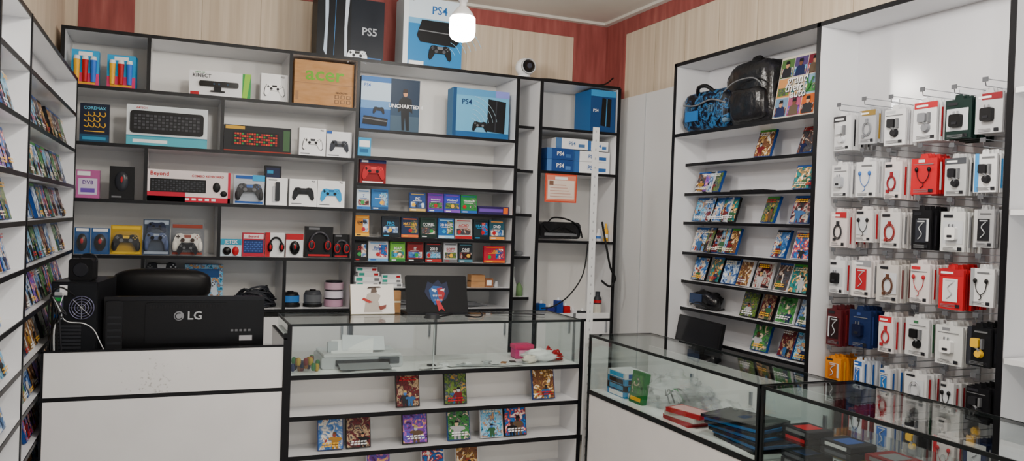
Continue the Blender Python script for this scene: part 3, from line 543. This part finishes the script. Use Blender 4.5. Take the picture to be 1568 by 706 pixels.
b.box(I4,.516,.53,CF-.004,4.45,0,1.0,LAM); b.box(I4,.515,.531,CF-.008,CF-.003,0,1.03,EDGE); b.box(I4,.515,.531,CF-.008,4.45,1.0,1.006,EDGE)
b.build('cashier_counter')
MG=m('08080a',.3,0,0,.2)
b=B(); M=FR('B',.085,4.12,.9)
b.bbox(M,-.355,.355,.03,.055,.025,.285,MG,.012); b.bbox(M,-.335,.335,.018,.03,.06,.27,m('0a0a0c',.3,0,0,.2),.01); b.bbox(M,-.18,.18,.006,.018,.07,.262,m('0c0c0f',.35,0,0,.2),.012); b.bbox(M,-.355,.355,.026,.058,.27,.29,m('121216',.25),.006)
for k in range(26): b.box(M,-.16+.0125*k,-.155+.0125*k,.002,.006,.236,.25,m('17171a'))
b.text(M,'LG',.055,.035,.2,LG,-.002); b.cyl(M,(-.035,.0,.2),'y',.022,.022,.005,m('8a8c92'),20); b.ring(M,(-.035,-.003,.2),.015,.002,BLK,a0=60,a1=330)
b.box(M,-.03,.03,.03,.06,0,.04,BLK); b.cyl(M,(0,.06,0),'z',.12,.11,.012,BLKG,28)
b.poly(M,[(.24,.075),(.3,.075),(.3,.1),(.24,.1)],.0165,m('a8a8ac'))
for k in range(5): b.box(M,.2+.02*k,.212+.02*k,.0155,.018,.12,.13,GRY)
b.build('computer_monitor')
b=B(); M=FR('B',-.385,4.1,.901,0,-8); w=.19;h=.36
b.box(M,-w/2,w/2,0,.38,0,h,m('121316',.35)); b.box(M,-w/2+.006,w/2-.006,-.003,0,.006,h-.006,m('1e2024',.4,.3))
b.cyl(M,(.03,-.005,.245),'y',.052,.052,.004,BLK,24)
for r in (.016,.028,.04,.051): b.ring(M,(.03,-.008,.245),r,.0018,m('7a7a9c',.3,.6))
for k in range(4): a=k*math.pi/4; b.tube(M,[(.03+.05*math.cos(a),-.008,.245+.05*math.sin(a)),(.03-.05*math.cos(a),-.008,.245-.05*math.sin(a))],.0012,METAL,5,False)
for k in range(7): b.box(M,-.08,.03,-.006,-.003,.06+.016*k,.07+.016*k,m('3b3d42',.4,.5))
b.box(M,-.085,-.045,-.007,-.003,.19,.33,m('454f58',.4,.4))
for k in range(5): b.box(M,-.08,-.05,-.01,-.006,.2+.025*k,.215+.025*k,[BLU,BLK,m('8a5ab0'),GRN,LG][k])
b.box(M,-.08,.08,-.006,-.003,.005,.05,BLK); b.box(M,-.06,-.03,-.009,-.005,.3,.345,WH)
b.tube(M,[(-.045,-.01,.3),(-.05,-.04,.24),(-.02,-.05,.19),(.05,-.05,.18),(.09,-.04,.15),(.12,-.06,.1),(.135,-.03,.05)],.002,WH)
b.tube(M,[(.0,-.01,.3),(-.05,-.05,.34),(-.085,-.06,.28),(-.085,-.06,.12),(-.08,-.03,.01)],.004,BLK)
b.build('computer_tower')
b=B(); M=FR('B',-.37,4.15,1.262,0,-8); b.bbox(M,-.05,.05,0,.1,0,.1,BLK,.012); b.cyl(M,(0,-.004,.05),'y',.03,.034,.006,DK); b.ring(M,(.02,.05,.1),.035,.004,DK,sz=.6); b.build('desk_speaker')
b=B(); M=FR('B',-.225,4.13,.901); b.bbox(M,-.035,.035,0,.2,0,.27,m('141518'),.01); 
for k in range(6): b.box(M,-.028,.028,-.003,0,.04+.03*k,.05+.03*k,m('222428'))
b.build('power_supply_unit')
b=B()
for s in range(5): b.tube(I4,[(-.48+.015*s,4.02,.905),(-.475+.01*s,4.03,1.0+.03*s),(-.45+.01*s,4.04,1.12),(-.47,4.06,1.2)],.004,[BLK,BLK,LG,BLK,DK][s])
b.tube(I4,[(-.47,4.03,.905),(-.42,4.01,.95),(-.33,4.0,.93),(-.26,4.01,.91)],.003,DK)
b.build('computer_cables')
b=B(); cx,cy=-.03,4.78
M=FR('B',cx,cy,0)
b.sq(M,(0,.0,.5),(.26,.24,.06),LEATH,.45); b.sq(M,(0,-.0,.9),(.25,.07,.33),LEATH,.5); b.sq(M,(0,-.01,1.19),(.25,.075,.09),LEATH,.6)
for sx in (-1,1):
    b.tube(M,[(sx*.26,.18,.5),(sx*.3,.16,.62),(sx*.3,.05,.7),(sx*.3,-.12,.7),(sx*.27,-.05,.85)],.018,BLK,8); b.sq(M,(sx*.3,.03,.72),(.03,.14,.02),LEATH,.5)
b.cyl(M,(0,0,.1),'z',.03,.03,.36,METAL)
for k in range(5):
    a=k*1.2566; b.tube(M,[(0,0,.13),(.26*math.cos(a),.26*math.sin(a),.07)],.02,BLK,8,False); b.sq(M,(.26*math.cos(a),.26*math.sin(a),.03),(.03,.03,.03),DK)
b.build('office_chair')
# ------------------------------------------------------------------ middle counter
b=B(); x0,x1=.54,2.12; y0,y1=CF,4.42; GE=m('1e2324',.3)
for z in (.812,.612,.42,.23):
    b.box(I4,x0,x1,y0+.004,y1 if z>.8 else y0+.22,z-.01,z+.01,WHG if z>.8 else LAM); b.box(I4,x0,x1,y0,y0+.004,z-.011,z+.011,EDGE)
b.box(I4,x0,x1,y0+.22,y0+.235,0,.81,BACKP); b.box(I4,x0,x1,y0,y0+.22,0,.06,LAMF)
for x in (x0-.0,x1): b.box(I4,x-.008,x+.012,y0-.002,y1,0,.82,LAM); b.box(I4,x-.009,x+.013,y0-.006,y0-.001,0,1.07,EDGE)
b.box(I4,x0,x1,y0,y1,1.062,1.070,GLASS); b.box(I4,x0,x1,y0,y0+.006,.823,1.06,GLASS)
for q in (y0-.003,y1-.004): b.box(I4,x0,x1,q,q+.005,1.060,1.072,GE)
for q in (x0,x1-.006): b.box(I4,q,q+.006,y0,y1,.823,1.06,GLASS); b.box(I4,q,q+.006,y0,y1,1.060,1.072,GE)
b.box(I4,1.27,1.276,y0+.02,y0+.03,.82,1.06,m('c8cccf',.3))
b.build('glass_display_counter')
sd=500
rows=[(.612,[(1.09,1.22),(1.35,1.48),(1.86,2.0)]),(.42,[(.70,.83),(.84,.97),(1.13,1.27),(1.375,1.505),(1.56,1.695),(1.70,1.835)]),(.23,[(.95,1.08),(1.24,1.37),(1.43,1.56)])]
for z,L in rows:
    b=B()
    for a,c in L: sd+=3; case(b,FR('B',(a+c)/2,CF+.05,z+.014,14),c-a-.005,.178,sd,strip=WH if z==.42 and sd%2 else None)
    b.build('game_cases_display')
b=B(); M=FR('B',.93,4.1,.823)
b.bbox(M,-.21,.21,0,.24,.0,.06,m('b4b6ba',.35),.012); b.bbox(M,-.2,.2,-.003,.235,.06,.075,m('cccdd0',.3),.006); b.box(M,-.14,.14,-.006,0,.015,.045,m('2a2c30')); b.add(M,[(-.13,-.1,.012),(.13,-.1,.012),(.13,0,.03),(-.13,0,.03)],[(0,1,2,3)],m('7a7c80'))
b.add(M,[(-.16,.02,.076),(.05,.0,.076),(.09,.16,.13),(-.13,.18,.12)],[(0,1,2,3)],WHG); b.add(M,[(-.1,.04,.085),(.12,.03,.085),(.15,.18,.135),(-.07,.2,.145)],[(0,1,2,3)],m('d4d7dc')); b.bbox(M,.08,.19,-.006,-.003,.02,.055,m('45484e'),.004)
b.box(M,-.17,-.12,.05,.08,.076,.13,LG); b.build('printer')
b=B(); rr=random.Random(4)
for k in range(14):
    x=.75+rr.random()*1.1; y=4.0+rr.random()*.06; M=Matrix.Translation((x,y,.8235+.0008*k))@Matrix.Rotation(rr.uniform(-.3,.3),4,'Z'); b.box(M,-.07,.07,-.02,.03,0,.0007,WHG if k%3 else m('a9acb0'))
b.build('paper_slips')
b=B(); rr=random.Random(5)
for k in range(22): b.sq(I4,(.57+rr.random()*.14,4.02+rr.random()*.12,.838+rr.random()*.04),(.012,.012,.02),rr.choice([DRED,m('a88a2a'),m('2a6a3a'),NAVY,BLK,m('8a5a2a')]),.7,8,6)
b.build('toy_figure_pile')
b=B(); M=FR('B',1.88,4.2,.823); b.bbox(M,-.055,.055,0,.07,0,.075,m('c83a7a'),.01); b.bbox(M,-.058,.058,-.003,.073,.055,.08,PNK,.006); rc(b,M,.11,.08,.2,.8,.2,.6,m('f0a0c4'),2); b.build('gift_box')
b=B(); b.sq(I4,(1.93,4.1,.855),(.1,.06,.032),WHG,1,24,14,.5,2); b.sq(I4,(1.85,4.06,.845),(.04,.03,.022),m('e6dcd0'),1,16,10,.5,6); b.build('tissue_clump')
spag('red_tinsel_cord',(2.02,4.12,.824),(.06,.05,.07),RED,8,8,.005,seed=21)
b=B()
for k,(x,c) in enumerate(((1.28,DK),(1.36,WH),(1.62,LG),(1.7,m('8a5a30')),(1.76,BLK),(1.5,WH))): M=FR('B',x,4.03+.02*(k%3),.824,0,20*k); b.bbox(M,-.02,.02,0,.03,0,.016,c,.004); b.cyl(M,(.0,.03,.008),'y',.004,.004,.02,METAL,8)
b.build('small_adapters')
b=B(); M=FR('B',1.03,4.33,1.073,18,0); b.box(M,-.12,.12,0,.02,0,.165,m('c8b89c')); rc(b,M,.24,.165,0,1,0,1,m('ebe7e2'))
b.poly(M,[(-.05,.01),(.05,.01),(.03,.07),(.045,.1),(.01,.125),(-.03,.11),(-.04,.07)],-.003,m('b0a8a0')); b.poly(M,[(-.01,.115),(.025,.12),(.02,.145),(-.005,.14)],-.004,m('5a4a40')); b.poly(M,[(-.03,.14),(.05,.146),(.04,.152),(-.02,.15)],-.005,m('3a2c24'))
b.poly(M,[(-.06,.08),(-.02,.06),(.0,.065),(-.05,.09)],-.005,m('a82a22')); b.poly(M,[(.03,.04),(.075,.05),(.07,.03),(.04,.02)],-.005,m('7a3a30')); b.build('picture_print')
b=B(); M=FR('B',1.145,4.38,1.073); b.box(M,-.05,.05,0,.04,0,.12,CARD); b.box(M,-.05,.05,-.001,.041,.055,.065,m('d8ccb0')); b.build('small_carton')
b=B(); M=FR('B',1.37,4.24,1.074,0,-3); Ml=M@Matrix.Rotation(math.radians(-20),4,'X')
b.bbox(Ml,-.175,.175,0,.008,.01,.225,m('0e0f12',.5,0,0,.15),.01); b.box(M,-.172,.172,.0,.17,0,.014,m('1a1b1f'))
b.poly(Ml,[(-.07,.13),(-.05,.19),(-.02,.175),(.01,.2),(.03,.175),(.06,.19),(.07,.13),(.05,.09),(.0,.06),(-.05,.09)],-.002,m('101c3c')); b.poly(Ml,[(-.045,.14),(-.02,.165),(.03,.16),(.045,.13),(.025,.07),(-.015,.055),(-.035,.09)],-.0032,m('1c4f8a')); b.poly(Ml,[(0.0,.15),(.03,.155),(.045,.12),(.03,.08),(.01,.09)],-.0044,m('98161f'))
b.poly(Ml,[(-.03,.15),(.0,.14),(-.01,.128),(-.028,.135)],-.0056,m('c8d4e4')); b.poly(Ml,[(.015,.14),(.045,.15),(.04,.132)],-.0056,m('e0c8c8'))
for k in range(6): b.poly(Ml,[(-.025+.009*k,.112),(-.019+.009*k,.112),(-.022+.009*k,.1)],-.006,m('c8ccd4')); b.poly(Ml,[(-.022+.009*k,.08),(-.017+.009*k,.08),(-.019+.009*k,.09)],-.006,m('c8ccd4'))
b.poly(Ml,[(-.01,.085),(.01,.085),(.04,.02),(.02,.035),(.005,.02)],-.005,m('b0202c'))
b.build('laptop_computer')
b=B(); b.cyl(I4,(1.3,4.12,1.072),'z',.045,.035,.022,m('2a2d30'),20); b.tube(I4,[(1.34,4.12,1.08),(1.42,4.2,1.078),(1.5,4.3,1.078),(1.56,4.33,1.085),(1.62,4.28,1.09),(1.6,4.16,1.078),(1.54,4.1,1.078),(1.5,4.16,1.078)],.004,BLK); b.tube(I4,[(1.5,4.34,1.078),(1.7,4.3,1.078),(1.85,4.22,1.078),(1.98,4.16,1.078)],.003,DK); b.build('webcam_with_cable')
b=B(); PM=m('c6c8ca',.4); b.box(I4,2.14,2.18,3.955,3.958,0,2.14,PM); b.box(I4,2.177,2.18,3.958,3.99,0,2.14,PM)
for k in range(42): b.box(I4,2.157,2.164,3.9545,3.9552,.06+.05*k,.072+.05*k,m('9a9ca0'))
b.build('slotted_angle_post')
# ------------------------------------------------------------------ right glass counters
def gcase(name,x0,x1,y0,y1,zt,deck,doors):
    b=B(); E=m('141819',.3)
    b.box(I4,x0,x1,y0,y1,zt-.008,zt,GLASS)
    for yy in (y0,y1-.006): b.box(I4,x0,x1,yy,yy+.006,deck+.012,zt-.01,GLASS)
    b.box(I4,x0,x0+.006,y0,y1,deck+.012,zt-.01,GLASS)
    for xx in (x0-.002,x1-.006): b.box(I4,xx,xx+.006,y0,y1,zt-.012,zt+.001,E)
    for yy in (y0,y1-.01): b.box(I4,x0,x1,yy,yy+.008,zt-.012,zt+.001,E); b.box(I4,x0-.003,x0+.009,yy,yy+.012,0,zt,E)
    b.box(I4,x0,x1,y0,y1,deck-.01,deck+.01,WHG); b.box(I4,x0-.003,x0,y0,y1,deck-.012,deck+.012,E)
    b.box(I4,x0,x0+.018,y0,y1,0,deck-.012,LAMF); b.box(I4,x0,x1,y1-.018,y1,0,deck-.012,LAM); b.box(I4,x0,x1,y0,y0+.018,0,deck-.012,LAM); b.box(I4,x1-.018,x1,y0,y1,0,deck-.012,LAM)
    if doors:
        n=3; s=(y1-y0)/n
        for k in range(n): b.box(I4,x1-.012,x1-.002,y0+k*s+.004,y0+(k+1)*s-.004,deck+.012,zt-.07,LAMF); b.box(I4,x1-.022,x1-.012,y0+k*s+.03,y0+k*s+.045,deck+.1,deck+.16,METAL)
    else:
        for z in (deck+.15,deck+.3,deck+.42): b.box(I4,x0+.02,x1-.02,y0+.02,y1-.03,z-.004,z,GLASS)
    return b.build(name)
gcase('glass_display_case',2.13,2.52,2.505,3.89,1.0,.69,True)
gcase('glass_display_case',2.13,2.60,.7,2.49,1.0,.40,False)
b=B()
for k in range(4): b.box(I4,2.2,2.34,3.62,3.8,.701+.033*k,.732+.033*k,[m('2480b4'),BLK,m('2480b4'),m('d0d4d8')][k]); b.box(I4,2.1995,2.2,3.64,3.78,.705+.033*k,.728+.033*k,[WH,m('2a86b8'),BLK,CY][k]); b.box(I4,2.22,2.32,3.6195,3.62,.705+.033*k,.728+.033*k,[WH,CY,BLK,BLU][k])
b.build('accessory_box_stack')
b=B(); M=FR('R',2.2,3.52,.701,8); b.box(M,-.06,.06,0,.03,0,.16,m('1c6a30')); rc(b,M,.12,.16,.1,.9,.3,.9,COV[1]); rc(b,M,.12,.16,.1,.9,.08,.2,YEL,1); b.build('accessory_box')
b=B(); b.sq(I4,(2.36,3.42,.78),(.12,.11,.078),FILM,.8,28,16,.5,1); b.sq(I4,(2.43,3.3,.76),(.07,.09,.05),FILM,.8,24,14,.6,4)
for k in range(5): b.tube(I4,[(2.3+.03*k,3.36,.73),(2.33+.02*k,3.44,.78),(2.36,3.48,.74)],.004,[GRY,BLK,WH,GRN,DK][k])
b.build('plastic_bag')
b=B(); b.sq(I4,(2.38,2.99,.75),(.1,.12,.045),FILM,.8,30,14,.6,8)
for k in range(8): b.tube(I4,[(2.31+.02*k,2.9+.015*k,.72),(2.34+.012*k,3.0,.76),(2.32+.015*k,3.06,.72)],.005,[BLK,GRN,RED,WH][k%4])
b.build('plastic_bag')
b=B()
for k in range(3): M=Matrix.Translation((2.22,3.12-.02*k,.701+.022*k))@Matrix.Rotation(.12*k,4,'Z'); b.box(M,-.05,.06,-.1,.1,0,.021,[m('a8242c'),m('c8c0bc'),RED][k]); b.box(M,-.04,.05,-.09,.09,.021,.0214,[RED,WH,m('d8a8a8')][k]); b.text(M@Matrix.Rotation(-math.pi/2,4,'Z'),'x',.001,0,.01,WH)
b.build('accessory_box_stack')
b=B(); rr=random.Random(8)
for k in range(7):
    M=Matrix.Translation((2.30+.01*(k%2),2.72+.012*k,.701+.014*k))@Matrix.Rotation(-.1+.07*k,4,'Z'); b.box(M,-.11,.11,-.15,.15,0,.012,[m('121418',.3),m('1a6cb0',.3)][k%2]); b.box(M,-.1,.1,-.14,.14,.012,.0125,m('0c0d11',.2)); b.box(M,-.03,.03,-.02,.02,.0125,.0128,m('2a3a5a'))
b.build('tablet_stack')
b=B()
for z,n in ((.541,3),(.691,3),(.811,2)):
    for k in range(5):
        for j in range(n): 
            M=Matrix.Translation((2.24,2.36-.2*k,z+.026*j+.002)); b.bbox(M@Matrix.Rotation(1.5708,4,'Z'),-.07,.07,-.06,.06,0,.024,[BLK,DK,m('1c1e24'),DRED][(k+j)%4],.005); b.box(M,-.061,-.06,-.05,.05,.006,.018,[RED,GRY,m('4a4d55'),LG][(k*2+j)%4])
            if j==n-1: b.box(M,-.04,.04,-.035,.035,.0242,.0248,[GRY,m('b8bcc0'),RED,m('2a4a8a')][(k+n)%4])
b.build('hard_drive_display')
b=B()
for z in (.541,.691):
    for k in range(6):
        for j in range(2):
            M=Matrix.Translation((2.47,2.36-.17*k,z+.03*j+.002)); b.box(M,-.05,.05,-.06,.06,0,.028,[WH,m('2458a8'),m('c8a02a'),BLK,RED][(k+j*2)%5]); b.box(M,-.052,-.05,-.04,.04,.008,.02,[BLK,WH,RED][(k+j)%3])
b.build('small_box_stack')
b=B(); M=FR('R',2.86,3.96,.82,10,-6); b.bbox(M,-.25,.25,0,.02,.09,.25,m('121316',.3),.008); rc(b,M,.5,.25,.03,.97,.4,.96,m('1a1b1f',.2),1); b.box(M,-.03,.03,.02,.05,0,.14,BLK); b.cyl(M,(0,.04,-.003),'z',.09,.08,.012,BLK,20); b.build('computer_monitor')
# ------------------------------------------------------------------ right rack items
b=B(); M=FR('R',2.87,3.96,2.176); b.sq(M,(0,.09,.12),(.235,.1,.12),BLUBAG,.5,28,18,.12,2); b.tube(M,[(-.08,.02,.21),(-.04,-.01,.255),(.04,-.01,.255),(.09,.02,.21)],.012,BLK); b.box(M,-.15,-.03,-.022,-.01,.06,.12,m('2a68a8')); b.tube(M,[(-.2,.0,.17),(-.05,-.02,.15),(.1,-.02,.17),(.21,.0,.14)],.005,GRY); b.build('console_carry_bag')
b=B(); M=FR('R',2.88,3.6,2.176); b.sq(M,(0,.1,.175),(.2,.095,.18),BLKBAG,.42,28,20,.1,5); b.sq(M,(.02,.03,.11),(.15,.05,.09),BLKBAG,.42,20,12,.12,7); b.tube(M,[(-.05,.08,.33),(-.03,.08,.375),(.03,.08,.375),(.05,.08,.33)],.009,BLK)
b.tube(M,[(-.16,-.02,.2),(-.05,-.03,.24),(.1,-.03,.24),(.17,-.02,.19)],.004,GRY); b.build('backpack')
b=B(); M=FR('R',2.9,3.25,2.176,10,0); w,h=.3,.34; b.box(M,-w/2,w/2,0,.07,.012,h,m('c8c0b4'))
for i in range(3):
    for j in range(3): rc(b,M,w,h,.02+.325*i,.33+.325*i,.05+.31*j,.345+.31*j,[m('6a8aa8'),m('c88a50'),m('4a6a3a'),m('a04a6a'),m('c8b8a0'),m('4a3a6a'),m('b8581c'),m('7aa0b8'),m('6a1a2a')][i*3+j],1); rc(b,M,w,h,.04+.325*i,.31+.325*i,.07+.31*j,.2+.31*j,COV[(i*3+j*5+2)%12],2)
for i in range(3):
    for j in range(3):
        if j==1: continue
        cx=(.18+.325*i-.5)*w; cz=(.1+.31*j)*h; b.poly(M,[(cx-.035,cz-.015),(cx+.035,cz-.015),(cx+.03,cz+.03),(cx+.01,cz+.04),(cx-.01,cz+.04),(cx-.03,cz+.03)],-.0034,[NAVY,m('5a4a3a'),DK][(i+j)%3]); b.poly(M,[(cx+.014*math.cos(k),cz+.05+.018*math.sin(k)) for k in range(6)],-.004,[SKIN,m('6a4430')][(i+j)%2]); b.poly(M,[(cx-.015,cz+.055),(cx+.015,cz+.055),(cx+.012,cz+.072),(cx-.012,cz+.072)],-.005,BLK)
for tx,sz,xx,zz in (('grand',.066,0,.61),('theft',.066,-.02,.49),('auto',.06,.02,.38)): b.text(M,tx,sz,xx+.003,zz*h-.003,BLK,-.0058); b.text(M,tx,sz,xx,zz*h,WH,-.0066)
b.text(M,'V',.085,.09,.5*h,m('2a6a2a'),-.0075); b.build('artwork_tote_box')
R=[(1.99,[3.56,3.24],.16),(1.807,[4.1,4.06,4.02,3.98,3.25,3.19],.13),(1.63,[4.11,4.05,3.98,3.9,3.84,3.5,3.26],.15),(1.445,[4.11,4.04,3.97,3.9,3.82,3.41,3.24],.155),
   (1.27,[4.1,3.95,3.81,3.69,3.53,3.38,3.25],.155),(1.103,[3.63,3.49,3.34,3.2],.16),(.927,[3.53,3.33,3.2],.165)]
for z,L,h in R:
    b=B()
    for k,yv in enumerate(L): sd+=1; case(b,FR('R',NX+.035,yv,z+t+.004,18,(-8 if k%2 else 4)),.125,h,sd)
    b.build('game_cases_display')
b=B(); M=FR('R',2.97,4.05,1.113); b.sq(M,(0,.04,.05),(.12,.05,.055),BLKBAG,.7,20,12,.3,3); b.box(M,-.1,.02,-.012,0,.03,.09,m('2a3a5a')); b.tube(M,[(-.1,0,.02),(.0,-.01,.04),(.14,0,.01),(.2,.02,.02)],.006,BLK); b.build('wrapped_gamepad')
b=B()
for k in range(3): b.box(I4,2.96,3.05,3.72-.1*k,3.8-.1*k,1.8165,1.826,BLK)
b.build('flat_game_cases')
# ------------------------------------------------------------------ pegboard accessories
def peg(yc,zt,w,h,n,card,prod,acc,style):
    b=B(); x=2.92; rr=random.Random(int(yc*1000+zt*77)); w=w*rr.uniform(.88,1.02)
    b.tube(I4,[(XR-.018,yc,zt+.012),(2.9,yc,zt+.012),(2.895,yc,zt+.03)],.0022,METAL,6,False); b.tube(I4,[(XR-.018,yc,zt+.04),(2.9,yc,zt+.04)],.0018,METAL,6,False); b.box(I4,2.893,2.896,yc-.012,yc+.012,zt+.028,zt+.046,m('55575c'))
    b.box(I4,XR-.024,XR-.018,yc-.02,yc+.02,zt-.005,zt+.05,METAL)
    dh=rr.uniform(-.012,.014); h+=dh; n=rr.choice((5,6,7,7))
    for k in range(n-1,-1,-1):
        M=FR('R',x+k*.022,yc+rr.uniform(-.006,.006),zt-h+rr.uniform(-.003,.003),0,rr.uniform(-4,4))
        b.box(M,-w/2,w/2,0,.012,0,h*.92,card); b.prism(M,[(-w*.16,h*.92),(w*.16,h*.92),(w*.12,h*1.03),(-w*.12,h*1.03)],0,.003,card)
        b.box(M,w/2-.0005,w/2+.0005,.001,.011,h*.1,h*.8,acc if k%2 else card)
    M=FR('R',x,yc,zt-h); v=rr.random()
    if v<.35: rc(b,M,w,h,0,1,.77,.92,acc,1); rc(b,M,w,h,.1,.6,.81,.86,WH if acc!=WH else GRY,2)
    elif v<.55: rc(b,M,w,h,0,.18,0,.92,acc,1); rc(b,M,w,h,.3,.85,.8,.84,GRY,2)
    elif v<.8: rc(b,M,w,h,.1,.55,.8,.87,acc,1); rc(b,M,w,h,.1,.9,.74,.76,GRY,2)
    else: rc(b,M,w,h,.08,.92,.2,.72,m('c2c6cc'),1); rc(b,M,w,h,.1,.5,.8,.87,DK,2)
    for q in range(3): rc(b,M,w,h,.12,.5+.35*rr.random(),.04+.03*q,.052+.03*q,GRY,2)
    rc(b,M,w,h,.72,.9,.04,.12,DK,2)
    if style=='ear':
        b.tube(M,[(-.25*w,-.004,.6*h),(-.2*w,-.004,.4*h),(0,-.004,.28*h),(.2*w,-.004,.4*h),(.25*w,-.004,.6*h)],.0016,prod); b.tube(M,[(0,-.004,.28*h),(.02*w,-.004,.2*h),(-.1*w,-.004,.15*h)],.0016,prod)
        for s in (-1,1): b.sq(M,(s*.25*w,-.006,.62*h),(.008,.006,.01),prod,1,10,8)
    elif style=='cable':
        b.ring(M,(0,-.005,.4*h),.25*w,.0022,prod,sz=1.4); b.ring(M,(0,-.005,.4*h),.2*w,.0022,prod,sz=1.4); b.box(M,-.006,.006,-.009,0,.56*h,.68*h,prod); b.box(M,-.025,-.013,-.009,0,.16*h,.24*h,prod)
    elif style=='chg':
        b.bbox(M,-.22*w,.22*w,-.02,0,.28*h,.58*h,prod,.008); b.box(M,-.1*w,-.05*w,-.015,-.01,.58*h,.65*h,METAL); b.box(M,.05*w,.1*w,-.015,-.01,.58*h,.65*h,METAL); b.bbox(M,-.1*w,.1*w,-.022,-.019,.34*h,.4*h,DK,.003)
    elif style=='hold':
        b.cyl(M,(.05*w,-.016,.3*h),'y',.14*w,.18*w,.014,prod,14); b.bbox(M,-.28*w,.05*w,-.014,0,.44*h,.66*h,prod,.006); b.tube(M,[(-.1*w,-.008,.45*h),(.08*w,-.012,.38*h),(.05*w,-.01,.3*h)],.005,GRY); b.box(M,.14*w,.22*w,-.014,0,.42*h,.66*h,GRY)
    elif style=='tag':
        b.poly(M,[(-.3*w,.17*h),(.3*w,.17*h),(.3*w,.7*h),(-.3*w,.7*h)],-.003,prod)
        b.tube(M,[(-.12*w,-.005,.24*h),(.08*w,-.006,.36*h),(-.08*w,-.006,.5*h),(.12*w,-.005,.62*h)],.002,LG if prod!=WH else DK); rc(b,M,w,h,.3,.7,.64,.67,LG,3)
    b.build('hanging_accessory_pack')
cols=[2.94,2.79,2.64,2.48,2.33,2.195]
W='d6d7da'; 
G=[(2.17,.165,[(W,'c9cbd0','2a2a2e','hold',.11),('a8aab0','7f8288','8a7030','cable',.1),(W,'1c1c20','b9bcc2','hold',.115),(W,'7a7c82','a8202a','hold',.125),('0e2420','0c0c0e','2c6a4a','chg',.115),('b0b1b5','141416','7a2028','chg',.11)]),
 (1.935,.165,[(W,'a9acb2','7a7c82','chg',.11),(W,'3a6ab0','b0b3b9','ear',.12),('d8cccc','8a222a','a8202a','cable',.09),('b81c26','0c0c0e','d8d8da','ear',.12),('b4b6b8','1c1c20','45484e','hold',.105),(W,'1c1c20','3a8ac8','hold',.1)]),
 (1.715,.17,[('d4caca','2a2a2e','a8202a','cable',.1),('d2cece','17171a','a8202a','ear',.1),('cccaca','8a2a2a','7a7c80','cable',.11),('101014','2a2c34','2a2a30','tag',.1),('c8caca','e4e4e4','989ba0','chg',.12),('a0a1a5','1c1c20','b8b8ba','tag',.09)]),
 (1.485,.165,[(W,'101012','a8202a','chg',.1),('d6d0d0','a8202a','8a8c92','tag',.11),('c0bcb8','5a3a2a','7a4a4a','cable',.11),('d8d0d0','a8202a','b8222e','ear',.11),('b81c26','d8d8da','a8202a','tag',.12),(W,'141416','989ba0','ear',.1)]),
 (1.255,.175,[('4c141a','200e10','7c2226','tag',.1),('14244c','0c1430','30447c','chg',.125),('d4cece','a8202a','b8222e','cable',.09),('c6c7c9','101012','3a6a4a','hold',.11),('c8caca','e2e2e2','7a7c82','chg',.12),('121317','e0b02a','2a2c34','hold',.11)]),
 (1.02,.14,[('cc7c14','a85a14','d8982a','tag',.1),('cfd6e0','2458a8','2458a8','tag',.05),('c8c8ca','2a6ab0','2458a8','tag',.055),('cacacc','b9bbc0','a8202a','cable',.11),('c2c2c4','101012','b8222e','ear',.06),('101014','202024','2a2a30','hold',.1)]),
 (.80,.15,[('141418','a8202a','a8202a','cable',.1),('7a1420','141416','d8d8da','ear',.1),('c6c6c8','2458a8','2458a8','tag',.1),('101014','e0b02a','2a2c34','hold',.1),('c8c0c0','a8202a','b8222e','ear',.11),('14244c','b9bcc2','d8d8da','tag',.1)]),
 (.58,.15,[('c6c6c8','2458a8','2458a8','tag',.1),('141418','a8202a','a8202a','cable',.1),('cc7c14','141416','d8982a','chg',.1),('c8c0c0','a8202a','b8222e','ear',.11),('101014','b9bcc2','2a2c34','hold',.1),('c6c6c8','141416','a8202a','ear',.1)])]
for zt,h,L in G:
    for i,(c,p,a,st,w) in enumerate(L): peg(cols[i]-.01,zt+(.01 if i%2 else 0)-.0,w,h,6,m(c),m(p),m(a),st)
# ------------------------------------------------------------------ camera, world
f,ya,pi_,ro=1237.1,math.radians(22.933),math.radians(.614),math.radians(2.018)
Fv=Vector((math.sin(ya)*math.cos(pi_),math.cos(ya)*math.cos(pi_),-math.sin(pi_))); R0=Vector((math.cos(ya),-math.sin(ya),0)); U0=R0.cross(Fv)
Rv=R0*math.cos(ro)+U0*math.sin(ro); Uv=-R0*math.sin(ro)+U0*math.cos(ro)
cd=bpy.data.cameras.new('camera'); cd.sensor_width=36; cd.lens=36*f/1568; cd.clip_start=.05
co=bpy.data.objects.new('camera',cd); C.collection.objects.link(co)
mw=Matrix((Rv,Uv,-Fv)).transposed().to_4x4(); mw.translation=(0,0,1.6); co.matrix_world=mw; C.scene.camera=co
w=bpy.data.worlds.new('world'); w.use_nodes=True; C.scene.world=w
w.node_tree.nodes['Background'].inputs[0].default_value=(.95,.97,1,1); w.node_tree.nodes['Background'].inputs[1].default_value=1.7
